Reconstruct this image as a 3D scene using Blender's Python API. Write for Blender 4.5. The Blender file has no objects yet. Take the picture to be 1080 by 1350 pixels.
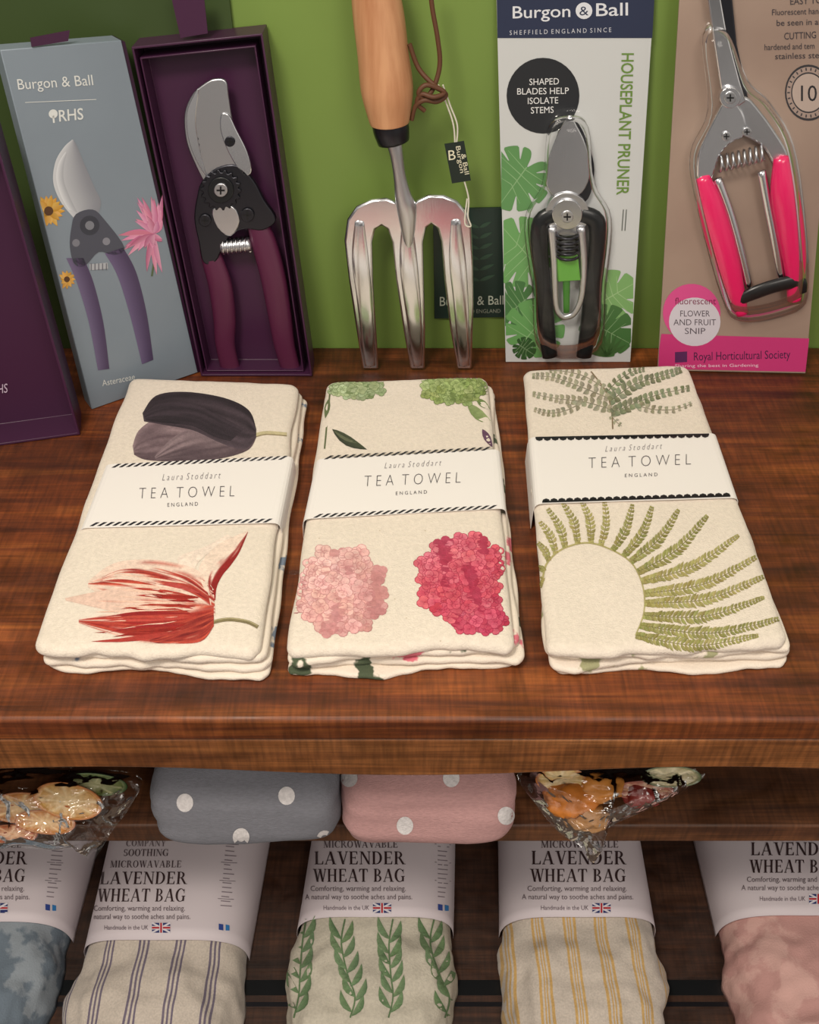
import bpy, bmesh, math, random
from mathutils import Vector, Matrix, noise
from mathutils.bvhtree import BVHTree
from mathutils.geometry import tessellate_polygon
random.seed(7)
sc = bpy.context.scene
COL = sc.collection
# ------------------------------------------------------------------ camera
F = 1300.0
TH = math.radians(42.7)
CAM = Vector((0, 0, .5))
cs, sn = math.cos(TH), math.sin(TH)
cd = bpy.data.cameras.new('camera'); co = bpy.data.objects.new('camera', cd); COL.objects.link(co)
co.location = CAM; co.rotation_euler = (math.pi/2-TH, 0, 0)
cd.sensor_fit = 'HORIZONTAL'; cd.sensor_width = 36; cd.lens = F/1080*36; cd.clip_start = .01
sc.camera = co
try:
    sc.view_settings.view_transform = 'Standard'
except Exception:
    pass

# ------------------------------------------------------------------ survey helpers: photo measurement -> point on a real surface
def ray(x, y):
    v = 675-y
    return Vector((x-540, F*cs+v*sn, -F*sn+v*cs))
class Plane:
    def __init__(s, p, n): s.p = Vector(p); s.n = Vector(n).normalized()
    def M(s, x, y, e=0):
        r = ray(x, y); t = (s.p-CAM).dot(s.n)/r.dot(s.n)
        return CAM+r*t+s.n*e
    def off(s, d): return Plane(s.p+s.n*d, s.n)
    def sc(s, x, y): return (s.M(x+1, y)-s.M(x, y)).length
class Skin:
    def __init__(s, bvh): s.b = bvh
    def M(s, x, y, e=0):
        r = ray(x, y).normalized()
        h, n, i, d = s.b.ray_cast(CAM, r)
        if h is None: return None
        if n.dot(r) > 0: n = -n
        return h+n*e
def upright(b0, b1, lean=4):
    B0 = SH.M(*b0); B1 = SH.M(*b1)
    d = (B1-B0).normalized(); z = Vector((0, 0, 1)); h = z.cross(d)
    a = math.radians(lean); up = h*math.sin(a)+z*math.cos(a)
    return Plane(B0, d.cross(up))
SH = Plane((0, 0, 0), (0, 0, 1))
WALLY = .765

# ------------------------------------------------------------------ materials
def lin(c):
    o = []
    for v in c[:3]:
        v /= 255.
        o.append(v/12.92 if v <= .04045 else ((v+.055)/1.055)**2.4)
    return (*o, 1)
def mk(name):
    m = bpy.data.materials.new(name); m.use_nodes = True
    nt = m.node_tree; return m, nt, nt.nodes['Principled BSDF']
def setp(b, **k):
    for a, v in k.items():
        a = a.replace('_', ' ')
        if a in b.inputs: b.inputs[a].default_value = v
def mat(name, col, rough=.5, metal=0, bump=0, bscale=200, var=0, vscale=30, coat=0, col2=None, stretch=(1, 1, 1), sheen=0, lo=.35, hi=.65):
    m, nt, b = mk(name)
    setp(b, Base_Color=lin(col), Roughness=rough, Metallic=metal, Coat_Weight=coat, Coat_Roughness=.1, Sheen_Weight=sheen)
    tc = nt.nodes.new('ShaderNodeTexCoord'); mp = nt.nodes.new('ShaderNodeMapping'); mp.inputs['Scale'].default_value = stretch
    nt.links.new(tc.outputs['Object'], mp.inputs[0])
    if var or col2:
        n = nt.nodes.new('ShaderNodeTexNoise'); n.inputs['Scale'].default_value = vscale; n.inputs['Detail'].default_value = 5
        nt.links.new(mp.outputs[0], n.inputs[0])
        r = nt.nodes.new('ShaderNodeValToRGB'); r.color_ramp.elements[0].position = lo; r.color_ramp.elements[1].position = hi
        c = lin(col); c2 = lin(col2) if col2 else tuple(x*(1-var) for x in c[:3])+(1,)
        r.color_ramp.elements[0].color = c2; r.color_ramp.elements[1].color = c
        nt.links.new(n.outputs[0], r.inputs[0]); nt.links.new(r.outputs[0], b.inputs['Base Color'])
    if bump:
        n = nt.nodes.new('ShaderNodeTexNoise'); n.inputs['Scale'].default_value = bscale; n.inputs['Detail'].default_value = 3
        nt.links.new(mp.outputs[0], n.inputs[0])
        u = nt.nodes.new('ShaderNodeBump'); u.inputs['Strength'].default_value = bump; u.inputs['Distance'].default_value = .001
        nt.links.new(n.outputs[0], u.inputs['Height']); nt.links.new(u.outputs[0], b.inputs['Normal'])
    return m
def inkmat(name, rough, bump=0, bscale=900, grain=0):
    m, nt, b = mk(name); setp(b, Roughness=rough)
    a = nt.nodes.new('ShaderNodeVertexColor'); a.layer_name = 'Col'
    nt.links.new(a.outputs[0], b.inputs['Base Color'])
    tc = nt.nodes.new('ShaderNodeTexCoord')
    if bump:
        n = nt.nodes.new('ShaderNodeTexNoise'); n.inputs['Scale'].default_value = bscale
        u = nt.nodes.new('ShaderNodeBump'); u.inputs['Strength'].default_value = bump; u.inputs['Distance'].default_value = .001
        nt.links.new(tc.outputs['Object'], n.inputs[0])
        nt.links.new(n.outputs[0], u.inputs['Height']); nt.links.new(u.outputs[0], b.inputs['Normal'])
    if grain:
        n2 = nt.nodes.new('ShaderNodeTexNoise'); n2.inputs['Scale'].default_value = 350; nt.links.new(tc.outputs['Object'], n2.inputs[0])
        mr = nt.nodes.new('ShaderNodeMapRange'); mr.inputs[1].default_value = .3; mr.inputs[2].default_value = .7; mr.inputs[3].default_value = 1-grain; mr.inputs[4].default_value = 1+grain
        nt.links.new(n2.outputs[0], mr.inputs[0]); mx = nt.nodes.new('ShaderNodeMix'); mx.data_type = 'RGBA'; mx.blend_type = 'MULTIPLY'; mx.inputs[0].default_value = 1
        nt.links.new(a.outputs[0], mx.inputs[6]); nt.links.new(mr.outputs[0], mx.inputs[7]); nt.links.new(mx.outputs[2], b.inputs['Base Color'])
    return m
def clearmat(name, bump=0, bscale=60, amt=1.0, tint=(1, 1, 1, 1), rough=.06, base=0.):
    m = bpy.data.materials.new(name); m.use_nodes = True; nt = m.node_tree; nt.nodes.clear()
    o = nt.nodes.new('ShaderNodeOutputMaterial'); mx = nt.nodes.new('ShaderNodeMixShader')
    t = nt.nodes.new('ShaderNodeBsdfTransparent'); t.inputs[0].default_value = tint
    g = nt.nodes.new('ShaderNodeBsdfGlossy'); g.inputs['Roughness'].default_value = rough
    f = nt.nodes.new('ShaderNodeLayerWeight'); f.inputs[0].default_value = .25
    mu = nt.nodes.new('ShaderNodeMath'); mu.operation = 'MULTIPLY_ADD'; mu.inputs[1].default_value = amt; mu.inputs[2].default_value = base; mu.use_clamp = True
    nt.links.new(f.outputs[0], mu.inputs[0]); nt.links.new(mu.outputs[0], mx.inputs[0])
    nt.links.new(t.outputs[0], mx.inputs[1]); nt.links.new(g.outputs[0], mx.inputs[2]); nt.links.new(mx.outputs[0], o.inputs[0])
    if bump:
        n = nt.nodes.new('ShaderNodeTexNoise'); n.inputs['Scale'].default_value = bscale; n.inputs['Detail'].default_value = 3
        tc = nt.nodes.new('ShaderNodeTexCoord'); nt.links.new(tc.outputs['Object'], n.inputs[0])
        u = nt.nodes.new('ShaderNodeBump'); u.inputs['Strength'].default_value = bump; u.inputs['Distance'].default_value = .01
        nt.links.new(n.outputs[0], u.inputs['Height']); nt.links.new(u.outputs[0], g.inputs['Normal'])
    return m
def woodmat(name, c1, c2, c3, rough=.47, sc_=(2.2, 40, 40), big=(.55, 1.35)):
    m, nt, b = mk(name); N = nt.nodes; L = nt.links
    tc = N.new('ShaderNodeTexCoord')
    def nz(scale, vec, det=6, dist=0):
        mp = N.new('ShaderNodeMapping'); mp.inputs['Scale'].default_value = vec; L.new(tc.outputs['Object'], mp.inputs[0])
        n = N.new('ShaderNodeTexNoise'); n.inputs['Scale'].default_value = scale; n.inputs['Detail'].default_value = det; n.inputs['Distortion'].default_value = dist
        L.new(mp.outputs[0], n.inputs[0]); return n
    n1 = nz(1.6, sc_, 9, .8); n2 = nz(3, (1, 2.5, 2.5), 5, .5); n3 = nz(5, (70, 6, 6), 6); n4 = nz(6, (3, 90, 90), 6); n5 = nz(26, (1, 1.6, 1), 8, 1.)
    r = N.new('ShaderNodeValToRGB'); e = r.color_ramp.elements
    e[0].position = .25; e[0].color = lin(c1); e[1].position = .78; e[1].color = lin(c3); k = e.new(.5); k.color = lin(c2)
    L.new(n1.outputs[0], r.inputs[0])
    def mul(a, n, lo, hi, p0=.3, p1=.7):
        mr = N.new('ShaderNodeMapRange'); mr.inputs[1].default_value = p0; mr.inputs[2].default_value = p1; mr.inputs[3].default_value = lo; mr.inputs[4].default_value = hi
        L.new(n.outputs[0], mr.inputs[0]); mx = N.new('ShaderNodeMix'); mx.data_type = 'RGBA'; mx.blend_type = 'MULTIPLY'; mx.inputs[0].default_value = 1
        L.new(a, mx.inputs[6]); L.new(mr.outputs[0], mx.inputs[7]); return mx.outputs[2]
    o = mul(r.outputs[0], n2, *big); o = mul(o, n3, .7, 1.25); o = mul(o, n4, .72, 1.22); o = mul(o, n5, .72, 1.2)
    L.new(o, b.inputs['Base Color'])
    rr = N.new('ShaderNodeMapRange'); rr.inputs[1].default_value = .3; rr.inputs[2].default_value = .7; rr.inputs[3].default_value = rough-.07; rr.inputs[4].default_value = rough+.18
    L.new(n5.outputs[0], rr.inputs[0]); L.new(rr.outputs[0], b.inputs['Roughness'])
    u = N.new('ShaderNodeBump'); u.inputs['Strength'].default_value = .25; u.inputs['Distance'].default_value = .0006
    L.new(n4.outputs[0], u.inputs['Height']); L.new(u.outputs[0], b.inputs['Normal'])
    return m
M_wood = woodmat('varnished_wood', (58, 23, 10), (104, 49, 19), (144, 80, 33))
M_woodedge = woodmat('apron_wood', (98, 54, 26), (136, 82, 42), (164, 106, 60), .45, big=(.75, 1.2))
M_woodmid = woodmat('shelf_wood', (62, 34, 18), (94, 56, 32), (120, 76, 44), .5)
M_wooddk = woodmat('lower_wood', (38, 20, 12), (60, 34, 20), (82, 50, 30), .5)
M_cream = mat('cream_cotton', (228, 215, 200), .92, bump=.55, bscale=900, var=.09, vscale=340, sheen=.15)
M_paper = mat('white_paper', (232, 226, 222), .7)
M_label = mat('sleeve_card', (208, 197, 202), .6)
M_purple = mat('purple_card', (64, 29, 58), .38, bump=.05, bscale=300)
M_purpled = mat('purple_card_inner', (48, 20, 44), .35)
M_steel = mat('polished_steel', (228, 229, 233), .18, 1, bump=.04, bscale=60, stretch=(30, 2, 1))
M_steelb = mat('brushed_steel', (210, 211, 215), .32, 1, bump=.08, bscale=300)
M_dark = mat('dark_metal', (64, 64, 70), .32, .9)
M_black = mat('black_plastic', (22, 24, 26), .28)
M_plum = mat('plum_grip', (84, 31, 60), .4)
M_pink = mat('pink_grip', (228, 24, 98), .28, coat=.5)
M_ash = mat('ash_wood', (200, 148, 108), .5, col2=(172, 116, 78), vscale=8, stretch=(14, 14, 1))
M_leather = mat('leather_cord', (92, 56, 34), .6)
M_ink = inkmat('print_on_card', .45)
M_inkf = inkmat('print_on_cloth', .92, .55, 900, .12)
M_clear = clearmat('clear_blister', 0, amt=.8, rough=.05)
M_cello = clearmat('cellophane', .3, 50, amt=1.5, rough=.1, base=.05)

# ------------------------------------------------------------------ object helpers
def empty(name, loc=(0, 0, 0)):
    e = bpy.data.objects.new(name, None); e.location = loc; e.empty_display_size = .02; COL.objects.link(e); return e
def adopt(o, p):
    if p is not None:
        o.parent = p; o.matrix_parent_inverse = Matrix.Translation(-Vector(p.location))
    return o
def mesh(name, vs, fs, m, parent=None, smooth=False):
    me = bpy.data.meshes.new(name); me.from_pydata([tuple(v) for v in vs], [], fs); me.validate()
    bm = bmesh.new(); bm.from_mesh(me); bmesh.ops.recalc_face_normals(bm, faces=bm.faces); bm.to_mesh(me); bm.free()
    if m: me.materials.append(m)
    if smooth:
        for p in me.polygons: p.use_smooth = True
    o = bpy.data.objects.new(name, me); COL.objects.link(o); return adopt(o, parent)
def bevel(o, w, seg=2, ang=35):
    b = o.modifiers.new('bevel', 'BEVEL'); b.width = w; b.segments = seg; b.limit_method = 'ANGLE'; b.angle_limit = math.radians(ang)
    for p in o.data.polygons: p.use_smooth = True
    try:
        o.data.set_sharp_from_angle(angle=math.radians(50))
    except Exception: pass
    return o
def box(name, lo, hi, m, parent=None, bw=0):
    x0, y0, z0 = lo; x1, y1, z1 = hi
    vs = [(x, y, z) for z in (z0, z1) for y in (y0, y1) for x in (x0, x1)]
    o = mesh(name, vs, [(0, 1, 3, 2), (4, 5, 7, 6), (0, 1, 5, 4), (2, 3, 7, 6), (0, 2, 6, 4), (1, 3, 7, 5)], m, parent)
    if bw: bevel(o, bw)
    return o
def catmull(pts, n=6, closed=False):
    out = []; k = len(pts); rng = range(k if closed else k-1)
    for i in rng:
        if closed: p = [pts[(i+j-1) % k] for j in range(4)]
        else: p = [pts[max(0, min(k-1, i+j-1))] for j in range(4)]
        for s in range(n):
            t = s/n
            out.append(tuple(.5*((2*b)+(c-a)*t+(2*a-5*b+4*c-d)*t*t+(3*b-a-3*c+d)*t**3) for a, b, c, d in zip(*p)))
    if not closed: out.append(tuple(pts[-1]))
    return out
def tess(pts2):
    v = [Vector((p[0], -p[1], 0)) for p in pts2]
    return tessellate_polygon([v])
def slab(name, pts, surf, off, th, m, parent, bw=.0006, smooth=0):
    if smooth: pts = catmull(pts, smooth, True)
    pl = surf.off(off); n = pl.n
    w = [pl.M(x, y) for x, y in pts]; k = len(w)
    vs = w+[p-n*th for p in w]
    fs = [tuple(range(k)), tuple(range(2*k-1, k-1, -1))]+[(i, (i+1) % k, (i+1) % k+k, i+k) for i in range(k)]
    o = mesh(name, vs, fs, m, parent)
    if bw: bevel(o, bw)
    return o
def shell(name, pts, surf, h, m, parent):
    """vacuum-formed blister: thin domed skin, open at the back, with a flange"""
    P = catmull(pts, 5, True); n_ = len(P); c = (sum(p[0] for p in P)/n_, sum(p[1] for p in P)/n_)
    prof = [(.0, h), (.3, h), (.6, h*.99), (.78, h*.96), (.86, h*.88), (.91, h*.72), (.945, h*.45), (.965, h*.15), (.975, .0006), (1.06, .0006)]
    vs = [surf.M(*c, h)]; fs = []
    for t, o_ in prof[1:]:
        for p in P: vs.append(surf.off(o_).M(c[0]+(p[0]-c[0])*t, c[1]+(p[1]-c[1])*t))
    for i in range(n_): fs.append((0, 1+i, 1+(i+1) % n_))
    for r in range(len(prof)-2):
        for i in range(n_): fs.append((1+r*n_+i, 1+r*n_+(i+1) % n_, 1+(r+1)*n_+(i+1) % n_, 1+(r+1)*n_+i))
    return mesh(name, vs, fs, m, parent, True)
def tube_px(name, pts, surf, m, parent, flat=1., seg=14, n=5):
    P = catmull(pts, n); w = []
    for x, y, o_, r in P:
        pl = surf.off(o_); w.append((pl.M(x, y), r*pl.sc(x, y)))
    nn = surf.n; vs = []; fs = []
    for i, (p, r) in enumerate(w):
        t = (w[min(i+1, len(w)-1)][0]-w[max(i-1, 0)][0]).normalized(); s = t.cross(nn).normalized()
        for j in range(seg):
            a = 2*math.pi*j/seg; vs.append(p+s*r*math.cos(a)+nn*r*flat*math.sin(a))
    for i in range(len(w)-1):
        for j in range(seg):
            fs.append((i*seg+j, i*seg+(j+1) % seg, (i+1)*seg+(j+1) % seg, (i+1)*seg+j))
    for i, s_ in ((0, -1), (len(w)-1, 1)):
        t = (w[min(i+1, len(w)-1)][0]-w[max(i-1, 0)][0]).normalized()
        vs.append(w[i][0]+t*s_*w[i][1]*.35); c = len(vs)-1
        for j in range(seg): fs.append((i*seg+j, i*seg+(j+1) % seg, c))
    return mesh(name, vs, fs, m, parent, True)
def wire(name, pts, r, m, parent, cyc=False):
    cu = bpy.data.curves.new(name, 'CURVE'); cu.dimensions = '3D'; cu.bevel_depth = r; cu.bevel_resolution = 2; cu.use_fill_caps = True
    s = cu.splines.new('POLY'); s.points.add(len(pts)-1); s.use_cyclic_u = cyc
    for i, p in enumerate(pts): s.points[i].co = (*p, 1)
    o = bpy.data.objects.new('tmp', cu); COL.objects.link(o)
    dg = bpy.context.evaluated_depsgraph_get(); dg.update()
    me = bpy.data.meshes.new_from_object(o.evaluated_get(dg)); bpy.data.objects.remove(o)
    me.materials.clear(); me.materials.append(m)
    for p in me.polygons: p.use_smooth = True
    q = bpy.data.objects.new(name, me); COL.objects.link(q); return adopt(q, parent)
def wire_px(name, pts, surf, rpx, m, parent, n=6):
    P = catmull(pts, n)
    w = [surf.off(p[2]).M(p[0], p[1]) for p in P]
    return wire(name, w, rpx*surf.sc(pts[0][0], pts[0][1]), m, parent)
def spring(name, a, b, off, rpx, turns, wpx, surf, m, parent):
    pl = surf.off(off); A = pl.M(*a); B = pl.M(*b); r = rpx*pl.sc(*a); t = (B-A).normalized(); s = t.cross(pl.n).normalized()
    pts = []
    N_ = turns*14
    for i in range(N_+1):
        u = i/N_; an = 2*math.pi*turns*u
        pts.append(A.lerp(B, u)+s*r*math.cos(an)+pl.n*r*math.sin(an))
    return wire(name, pts, wpx*pl.sc(*a), m, parent)
def disc(name, c, rpx, surf, off, th, m, parent, n=28, teeth=0, bw=.0005):
    pts = []
    N_ = teeth*4 if teeth else n
    for i in range(N_):
        a = 2*math.pi*i/N_; r = rpx*(1.0 if not teeth or i % 4 in (0, 1) else .86)
        pts.append((c[0]+r*math.cos(a), c[1]+r*math.sin(a)))
    return slab(name, pts, surf, off, th, m, parent, bw)

# ------------------------------------------------------------------ printed artwork
def circ(cx, cy, r, n=20, ry=None, rot=0):
    ry = ry or r; o = []
    for i in range(n):
        a = 2*math.pi*i/n; x = r*math.cos(a); y = ry*math.sin(a)
        o.append((cx+x*math.cos(rot)-y*math.sin(rot), cy+x*math.sin(rot)+y*math.cos(rot)))
    return o
def mixc(a, b, t): t = max(0, min(1, t)); return tuple(a[i]+(b[i]-a[i])*t for i in range(3))
def jit(c, k): d = random.uniform(-k, k); return tuple(max(0, min(255, v+d+random.uniform(-k/4, k/4))) for v in c)
def leafpts(p0, p1, w, bend=0):
    x0, y0 = p0; x1, y1 = p1; dx, dy = x1-x0, y1-y0; L_ = math.hypot(dx, dy) or 1; nx, ny = -dy/L_, dx/L_
    A = []; B = []
    for t, k in ((.12, .5), (.3, .9), (.5, 1), (.7, .75), (.87, .38)):
        b = bend*math.sin(math.pi*t); cx, cy = x0+dx*t+nx*b, y0+dy*t+ny*b
        A.append((cx+nx*w*k/2, cy+ny*w*k/2)); B.append((cx-nx*w*k/2, cy-ny*w*k/2))
    return [p0]+A+[p1]+B[::-1]
class Ink:
    def __init__(s, surf, eps=.0003): s.surf = surf; s.eps = eps; s.v = []; s.c = []; s.f = []; s.step = 2.5e-5
    def tri(s, pts, tris, col, layer, cols=None):
        e = s.eps+layer*s.step; idx = []
        for i, p in enumerate(pts):
            q = s.surf.M(p[0], p[1], e)
            if q is None: idx.append(None); continue
            idx.append(len(s.v)); s.v.append(q); s.c.append(lin(cols[i] if cols else col))
        for t in tris:
            f = tuple(idx[i] for i in t)
            if None not in f: s.f.append(f)
    def poly(s, pts, col, layer=0, cols=None, smooth=0):
        if smooth: pts = catmull(pts, smooth, True)
        s.tri(pts, tess(pts), col, layer, cols)
    def petal(s, L, R, fn, layer=0, nu=16, sub=6):
        A = catmull(L, sub); B = catmull(R, sub); n = len(A); P = []; C = []
        for j in range(n):
            for i in range(nu+1):
                u = i/nu; P.append((A[j][0]+(B[j][0]-A[j][0])*u, A[j][1]+(B[j][1]-A[j][1])*u)); C.append(fn(u, j/(n-1)))
        T = [(j*(nu+1)+i, j*(nu+1)+i+1, (j+1)*(nu+1)+i+1, (j+1)*(nu+1)+i) for j in range(n-1) for i in range(nu)]
        s.tri(P, T, None, layer, C)
    def line(s, pts, w, col, layer=0, w2=None, smooth=0):
        if smooth: pts = catmull(pts, smooth)
        w2 = w if w2 is None else w2; P = []; n = len(pts)
        for i, p in enumerate(pts):
            a = pts[max(i-1, 0)]; b = pts[min(i+1, n-1)]; dx, dy = b[0]-a[0], b[1]-a[1]; L_ = math.hypot(dx, dy) or 1
            ww = (w+(w2-w)*i/(n-1))/2
            P += [(p[0]-dy/L_*ww, p[1]+dx/L_*ww), (p[0]+dy/L_*ww, p[1]-dx/L_*ww)]
        s.tri(P, [(2*i, 2*i+1, 2*i+3, 2*i+2) for i in range(n-1)], col, layer)
    def leaf(s, p0, p1, w, col, layer=0, bend=0, col2=None):
        pts = leafpts(p0, p1, w, bend); cols = None
        if col2: cols = [col]*7+[col2]*5
        s.tri(pts, tess(pts), col, layer, cols)
    def text(s, t, p0, p1, ptop, col, layer=2, wt=0., ex=1.):
        me = text_mesh(t, wt)
        xs = [v.co.x for v in me.vertices]; x0, x1 = min(xs), max(xs); W = (x1-x0) or 1; H = .70
        P = []
        for v in me.vertices:
            a = (v.co.x-x0)/W; b = v.co.y/H
            P.append((p0[0]+a*(p1[0]-p0[0])+b*(ptop[0]-p0[0]), p0[1]+a*(p1[1]-p0[1])+b*(ptop[1]-p0[1])))
        s.tri(P, [tuple(p.vertices) for p in me.polygons], col, layer)
        bpy.data.meshes.remove(me)
    def serif(s, t, p0, p1, ptop, col, layer=2):
        polys, W = serif_polys(t)
        for pl in polys:
            P = [(p0[0]+x/W*(p1[0]-p0[0])+y*(ptop[0]-p0[0]), p0[1]+x/W*(p1[1]-p0[1])+y*(ptop[1]-p0[1])) for x, y in pl]
            s.poly(P, col, layer)
    def build(s, name, parent, m):
        me = bpy.data.meshes.new(name); me.from_pydata([tuple(v) for v in s.v], [], s.f)
        a = me.color_attributes.new('Col', 'FLOAT_COLOR', 'POINT')
        for i, c in enumerate(s.c): a.data[i].color = c
        me.materials.append(m); o = bpy.data.objects.new(name, me); COL.objects.link(o); return adopt(o, parent)
def text_mesh(t, wt=0):
    cu = bpy.data.curves.new('t', 'FONT'); cu.body = t; cu.resolution_u = 3; cu.offset = wt; cu.fill_mode = 'FRONT'
    o = bpy.data.objects.new('tmp', cu); COL.objects.link(o)
    dg = bpy.context.evaluated_depsgraph_get(); dg.update()
    me = bpy.data.meshes.new_from_object(o.evaluated_get(dg)); bpy.data.objects.remove(o); bpy.data.curves.remove(cu)
    return me
def ringseg(cx, cy, RX, RY, rx, ry, a0, a1, n=12, ix=0):
    o = []; i_ = []
    for k in range(n+1):
        a = math.radians(a0+(a1-a0)*k/n)
        o.append((cx+RX*math.cos(a), cy+RY*math.sin(a))); i_.append((cx+ix+rx*math.cos(a), cy+ry*math.sin(a)))
    return [[o[k], o[k+1], i_[k+1], i_[k]] for k in range(n)]
def serif_glyph(ch):
    R = lambda x0, y0, x1, y1: [(x0, y0), (x1, y0), (x1, y1), (x0, y1)]
    def stem(x, w=.17, top=True, bot=True):
        g = [R(x, 0, x+w, 1)]
        if bot: g.append(R(x-.07, 0, x+w+.07, .05))
        if top: g.append(R(x-.07, .95, x+w+.07, 1))
        return g
    def diag(x0, y0, x1, y1, w): return [[(x0, y0), (x0+w, y0), (x1+w, y1), (x1, y1)]]
    if ch == ' ': return [], .35
    if ch == 'I': return stem(.1), .38
    if ch == 'L': return stem(.1)+[R(.1, 0, .7, .06), [(.7, 0), (.72, .28), (.68, .28), (.6, .05)]], .78
    if ch == 'E': return stem(.1)+[R(.1, 0, .68, .06), R(.1, .94, .66, 1), R(.2, .48, .52, .54), R(.5, .4, .54, .62), [(.68, 0), (.71, .26), (.67, .26), (.58, .05)], [(.66, 1), (.67, .76), (.63, .76), (.56, .95)]], .78
    if ch == 'T': return stem(.3, top=False)+[R(.03, .94, .74, 1), [(.03, 1), (.0, .74), (.04, .74), (.13, .95)], [(.74, 1), (.77, .74), (.73, .74), (.64, .95)]], .8
    if ch == 'H': return stem(.1)+stem(.62)+[R(.2, .48, .7, .54)], .92
    if ch == 'D': return stem(.1)+ringseg(.36, .5, .47, .5, .29, .445, -90, 90)+[R(.2, 0, .37, .055), R(.2, .945, .37, 1)], .9
    if ch == 'O': return ringseg(.44, .5, .42, .52, .24, .465, 0, 360, 20), .9
    if ch == 'C': return ringseg(.46, .5, .44, .52, .27, .465, 40, 320, 16, .03)+[R(.76, .62, .8, .98)], .86
    if ch == 'G': return ringseg(.46, .5, .44, .52, .27, .465, 40, 330, 16, .03)+[R(.76, .64, .8, .98), R(.66, .04, .82, .42), R(.58, .4, .9, .45)], .94
    if ch == 'P': return stem(.1)+ringseg(.32, .73, .34, .27, .18, .22, -90, 90, 9)+[R(.2, .95, .33, 1), R(.2, .46, .33, .51)], .72
    if ch == 'R': return stem(.1)+ringseg(.32, .74, .34, .26, .18, .21, -90, 90, 9)+[R(.2, .95, .33, 1), R(.2, .48, .33, .53)]+diag(.68, 0, .36, .5, .18)+[R(.66, 0, .94, .05)], .9
    if ch == 'B': return stem(.1)+ringseg(.32, .75, .3, .25, .15, .2, -90, 90, 9)+ringseg(.34, .26, .36, .26, .2, .21, -90, 90, 9)+[R(.2, .95, .33, 1), R(.2, 0, .36, .05), R(.2, .475, .35, .525)], .8
    if ch == 'A': return diag(.06, 0, .42, 1, .06)+diag(.66, 0, .36, 1, .18)+[R(.2, .3, .66, .35), R(0, 0, .22, .05), R(.58, 0, .92, .05)], .92
    if ch == 'V': return diag(.12, 1, .42, 0, .18)+diag(.76, 1, .46, 0, .06)+[R(.02, .95, .38, 1), R(.68, .95, .9, 1)], .9
    if ch == 'W': return diag(.1, 1, .34, 0, .17)+diag(.6, 1, .38, 0, .06)+diag(.54, 1, .78, 0, .17)+diag(1.06, 1, .84, 0, .06)+[R(.02, .95, .34, 1), R(.46, .95, .76, 1), R(.98, .95, 1.18, 1)], 1.18
    if ch == 'N': return diag(.13, 0, .13, 1, .06)+diag(.1, 1, .7, 0, .18)+diag(.76, 0, .76, 1, .06)+[R(.02, 0, .26, .05), R(.02, .95, .26, 1), R(.66, .95, .9, 1)], .94
    if ch == 'M': return diag(.13, 0, .13, 1, .06)+diag(.12, 1, .46, 0, .16)+diag(.82, 1, .52, 0, .06)+stem(.84)+[R(.02, 0, .26, .05), R(.02, .95, .28, 1)], 1.14
    if ch == 'Y': return [R(.36, 0, .53, .5), R(.28, 0, .61, .05)]+diag(.1, 1, .36, .45, .18)+diag(.76, 1, .47, .45, .06)+[R(.02, .95, .36, 1), R(.68, .95, .9, 1)], .9
    if ch == 'S': return ringseg(.32, .73, .28, .28, .14, .21, 30, 270, 10)+ringseg(.34, .27, .3, .28, .15, .21, -150, 90, 10)+[R(.54, .7, .58, .98), R(.04, .02, .08, .3)], .68
    return stem(.1), .4
def serif_polys(t):
    x = 0; o = []
    for ch in t:
        g, a = serif_glyph(ch)
        o += [[(p[0]+x, p[1]) for p in q] for q in g]; x += a+.05
    return o, x

# ================================================================== SHELL
floor = box('floor', (-1.4, -1.2, -1.05), (1.4, .9, -1.0), mat('floor_board', (90, 70, 55), .6, var=.3, vscale=6))
M_green = mat('green_paint', (122, 148, 70), .5, var=.16, vscale=3)
box('wall_back', (-1.4, WALLY, -1.0), (1.4, WALLY+.06, 1.0), M_green)
box('trim_1', (-1.3, WALLY-.004, .0005), (-.128, WALLY-.0005, .5), mat('dark_green_panel', (62, 80, 38), .5, var=.2, vscale=4))
unit = empty('wooden_shelf_unit', (0, .55, -1.0))
FY = .355
o = box('top_board', (-.8, FY, -.022), (.8, WALLY-.0005, 0), M_wood, unit, .003)
def apz(x):
    return -.058-.005*math.cos(x*2*math.pi/.40)
vs = []; fs = []
n = 80
for i in range(n+1):
    x = -.8+1.6*i/n
    for y in (FY+.001, FY+.019):
        vs.append((x, y, -.0222)); vs.append((x, y, apz(x)))
for i in range(n):
    a = i*4; b = a+4
    fs += [(a, a+1, b+1, b), (a+2, b+2, b+3, a+3), (a+1, a+3, b+3, b+1), (a, b, b+2, a+2)]
o = mesh('apron', vs, fs, M_woodedge, unit); bevel(o, .0015, 2, 60)
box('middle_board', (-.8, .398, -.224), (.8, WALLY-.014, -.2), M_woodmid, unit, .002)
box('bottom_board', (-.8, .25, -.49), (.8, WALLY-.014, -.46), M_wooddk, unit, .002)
box('side_1', (-.82, FY, -1.0), (-.8, WALLY-.001, 0), M_wood, unit)
box('side_2', (.8, FY, -1.0), (.82, WALLY-.001, 0), M_wood, unit)
box('back_panel', (-.8, WALLY-.012, -1.0), (.8, WALLY-.001, -.0225), mat('dark_back', (58, 34, 24), .7), unit)
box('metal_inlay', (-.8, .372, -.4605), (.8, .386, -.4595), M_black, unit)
box('metal_inlay_2', (-.8, .362, -.4605), (.8, .366, -.4595), M_dark, unit)

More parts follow.
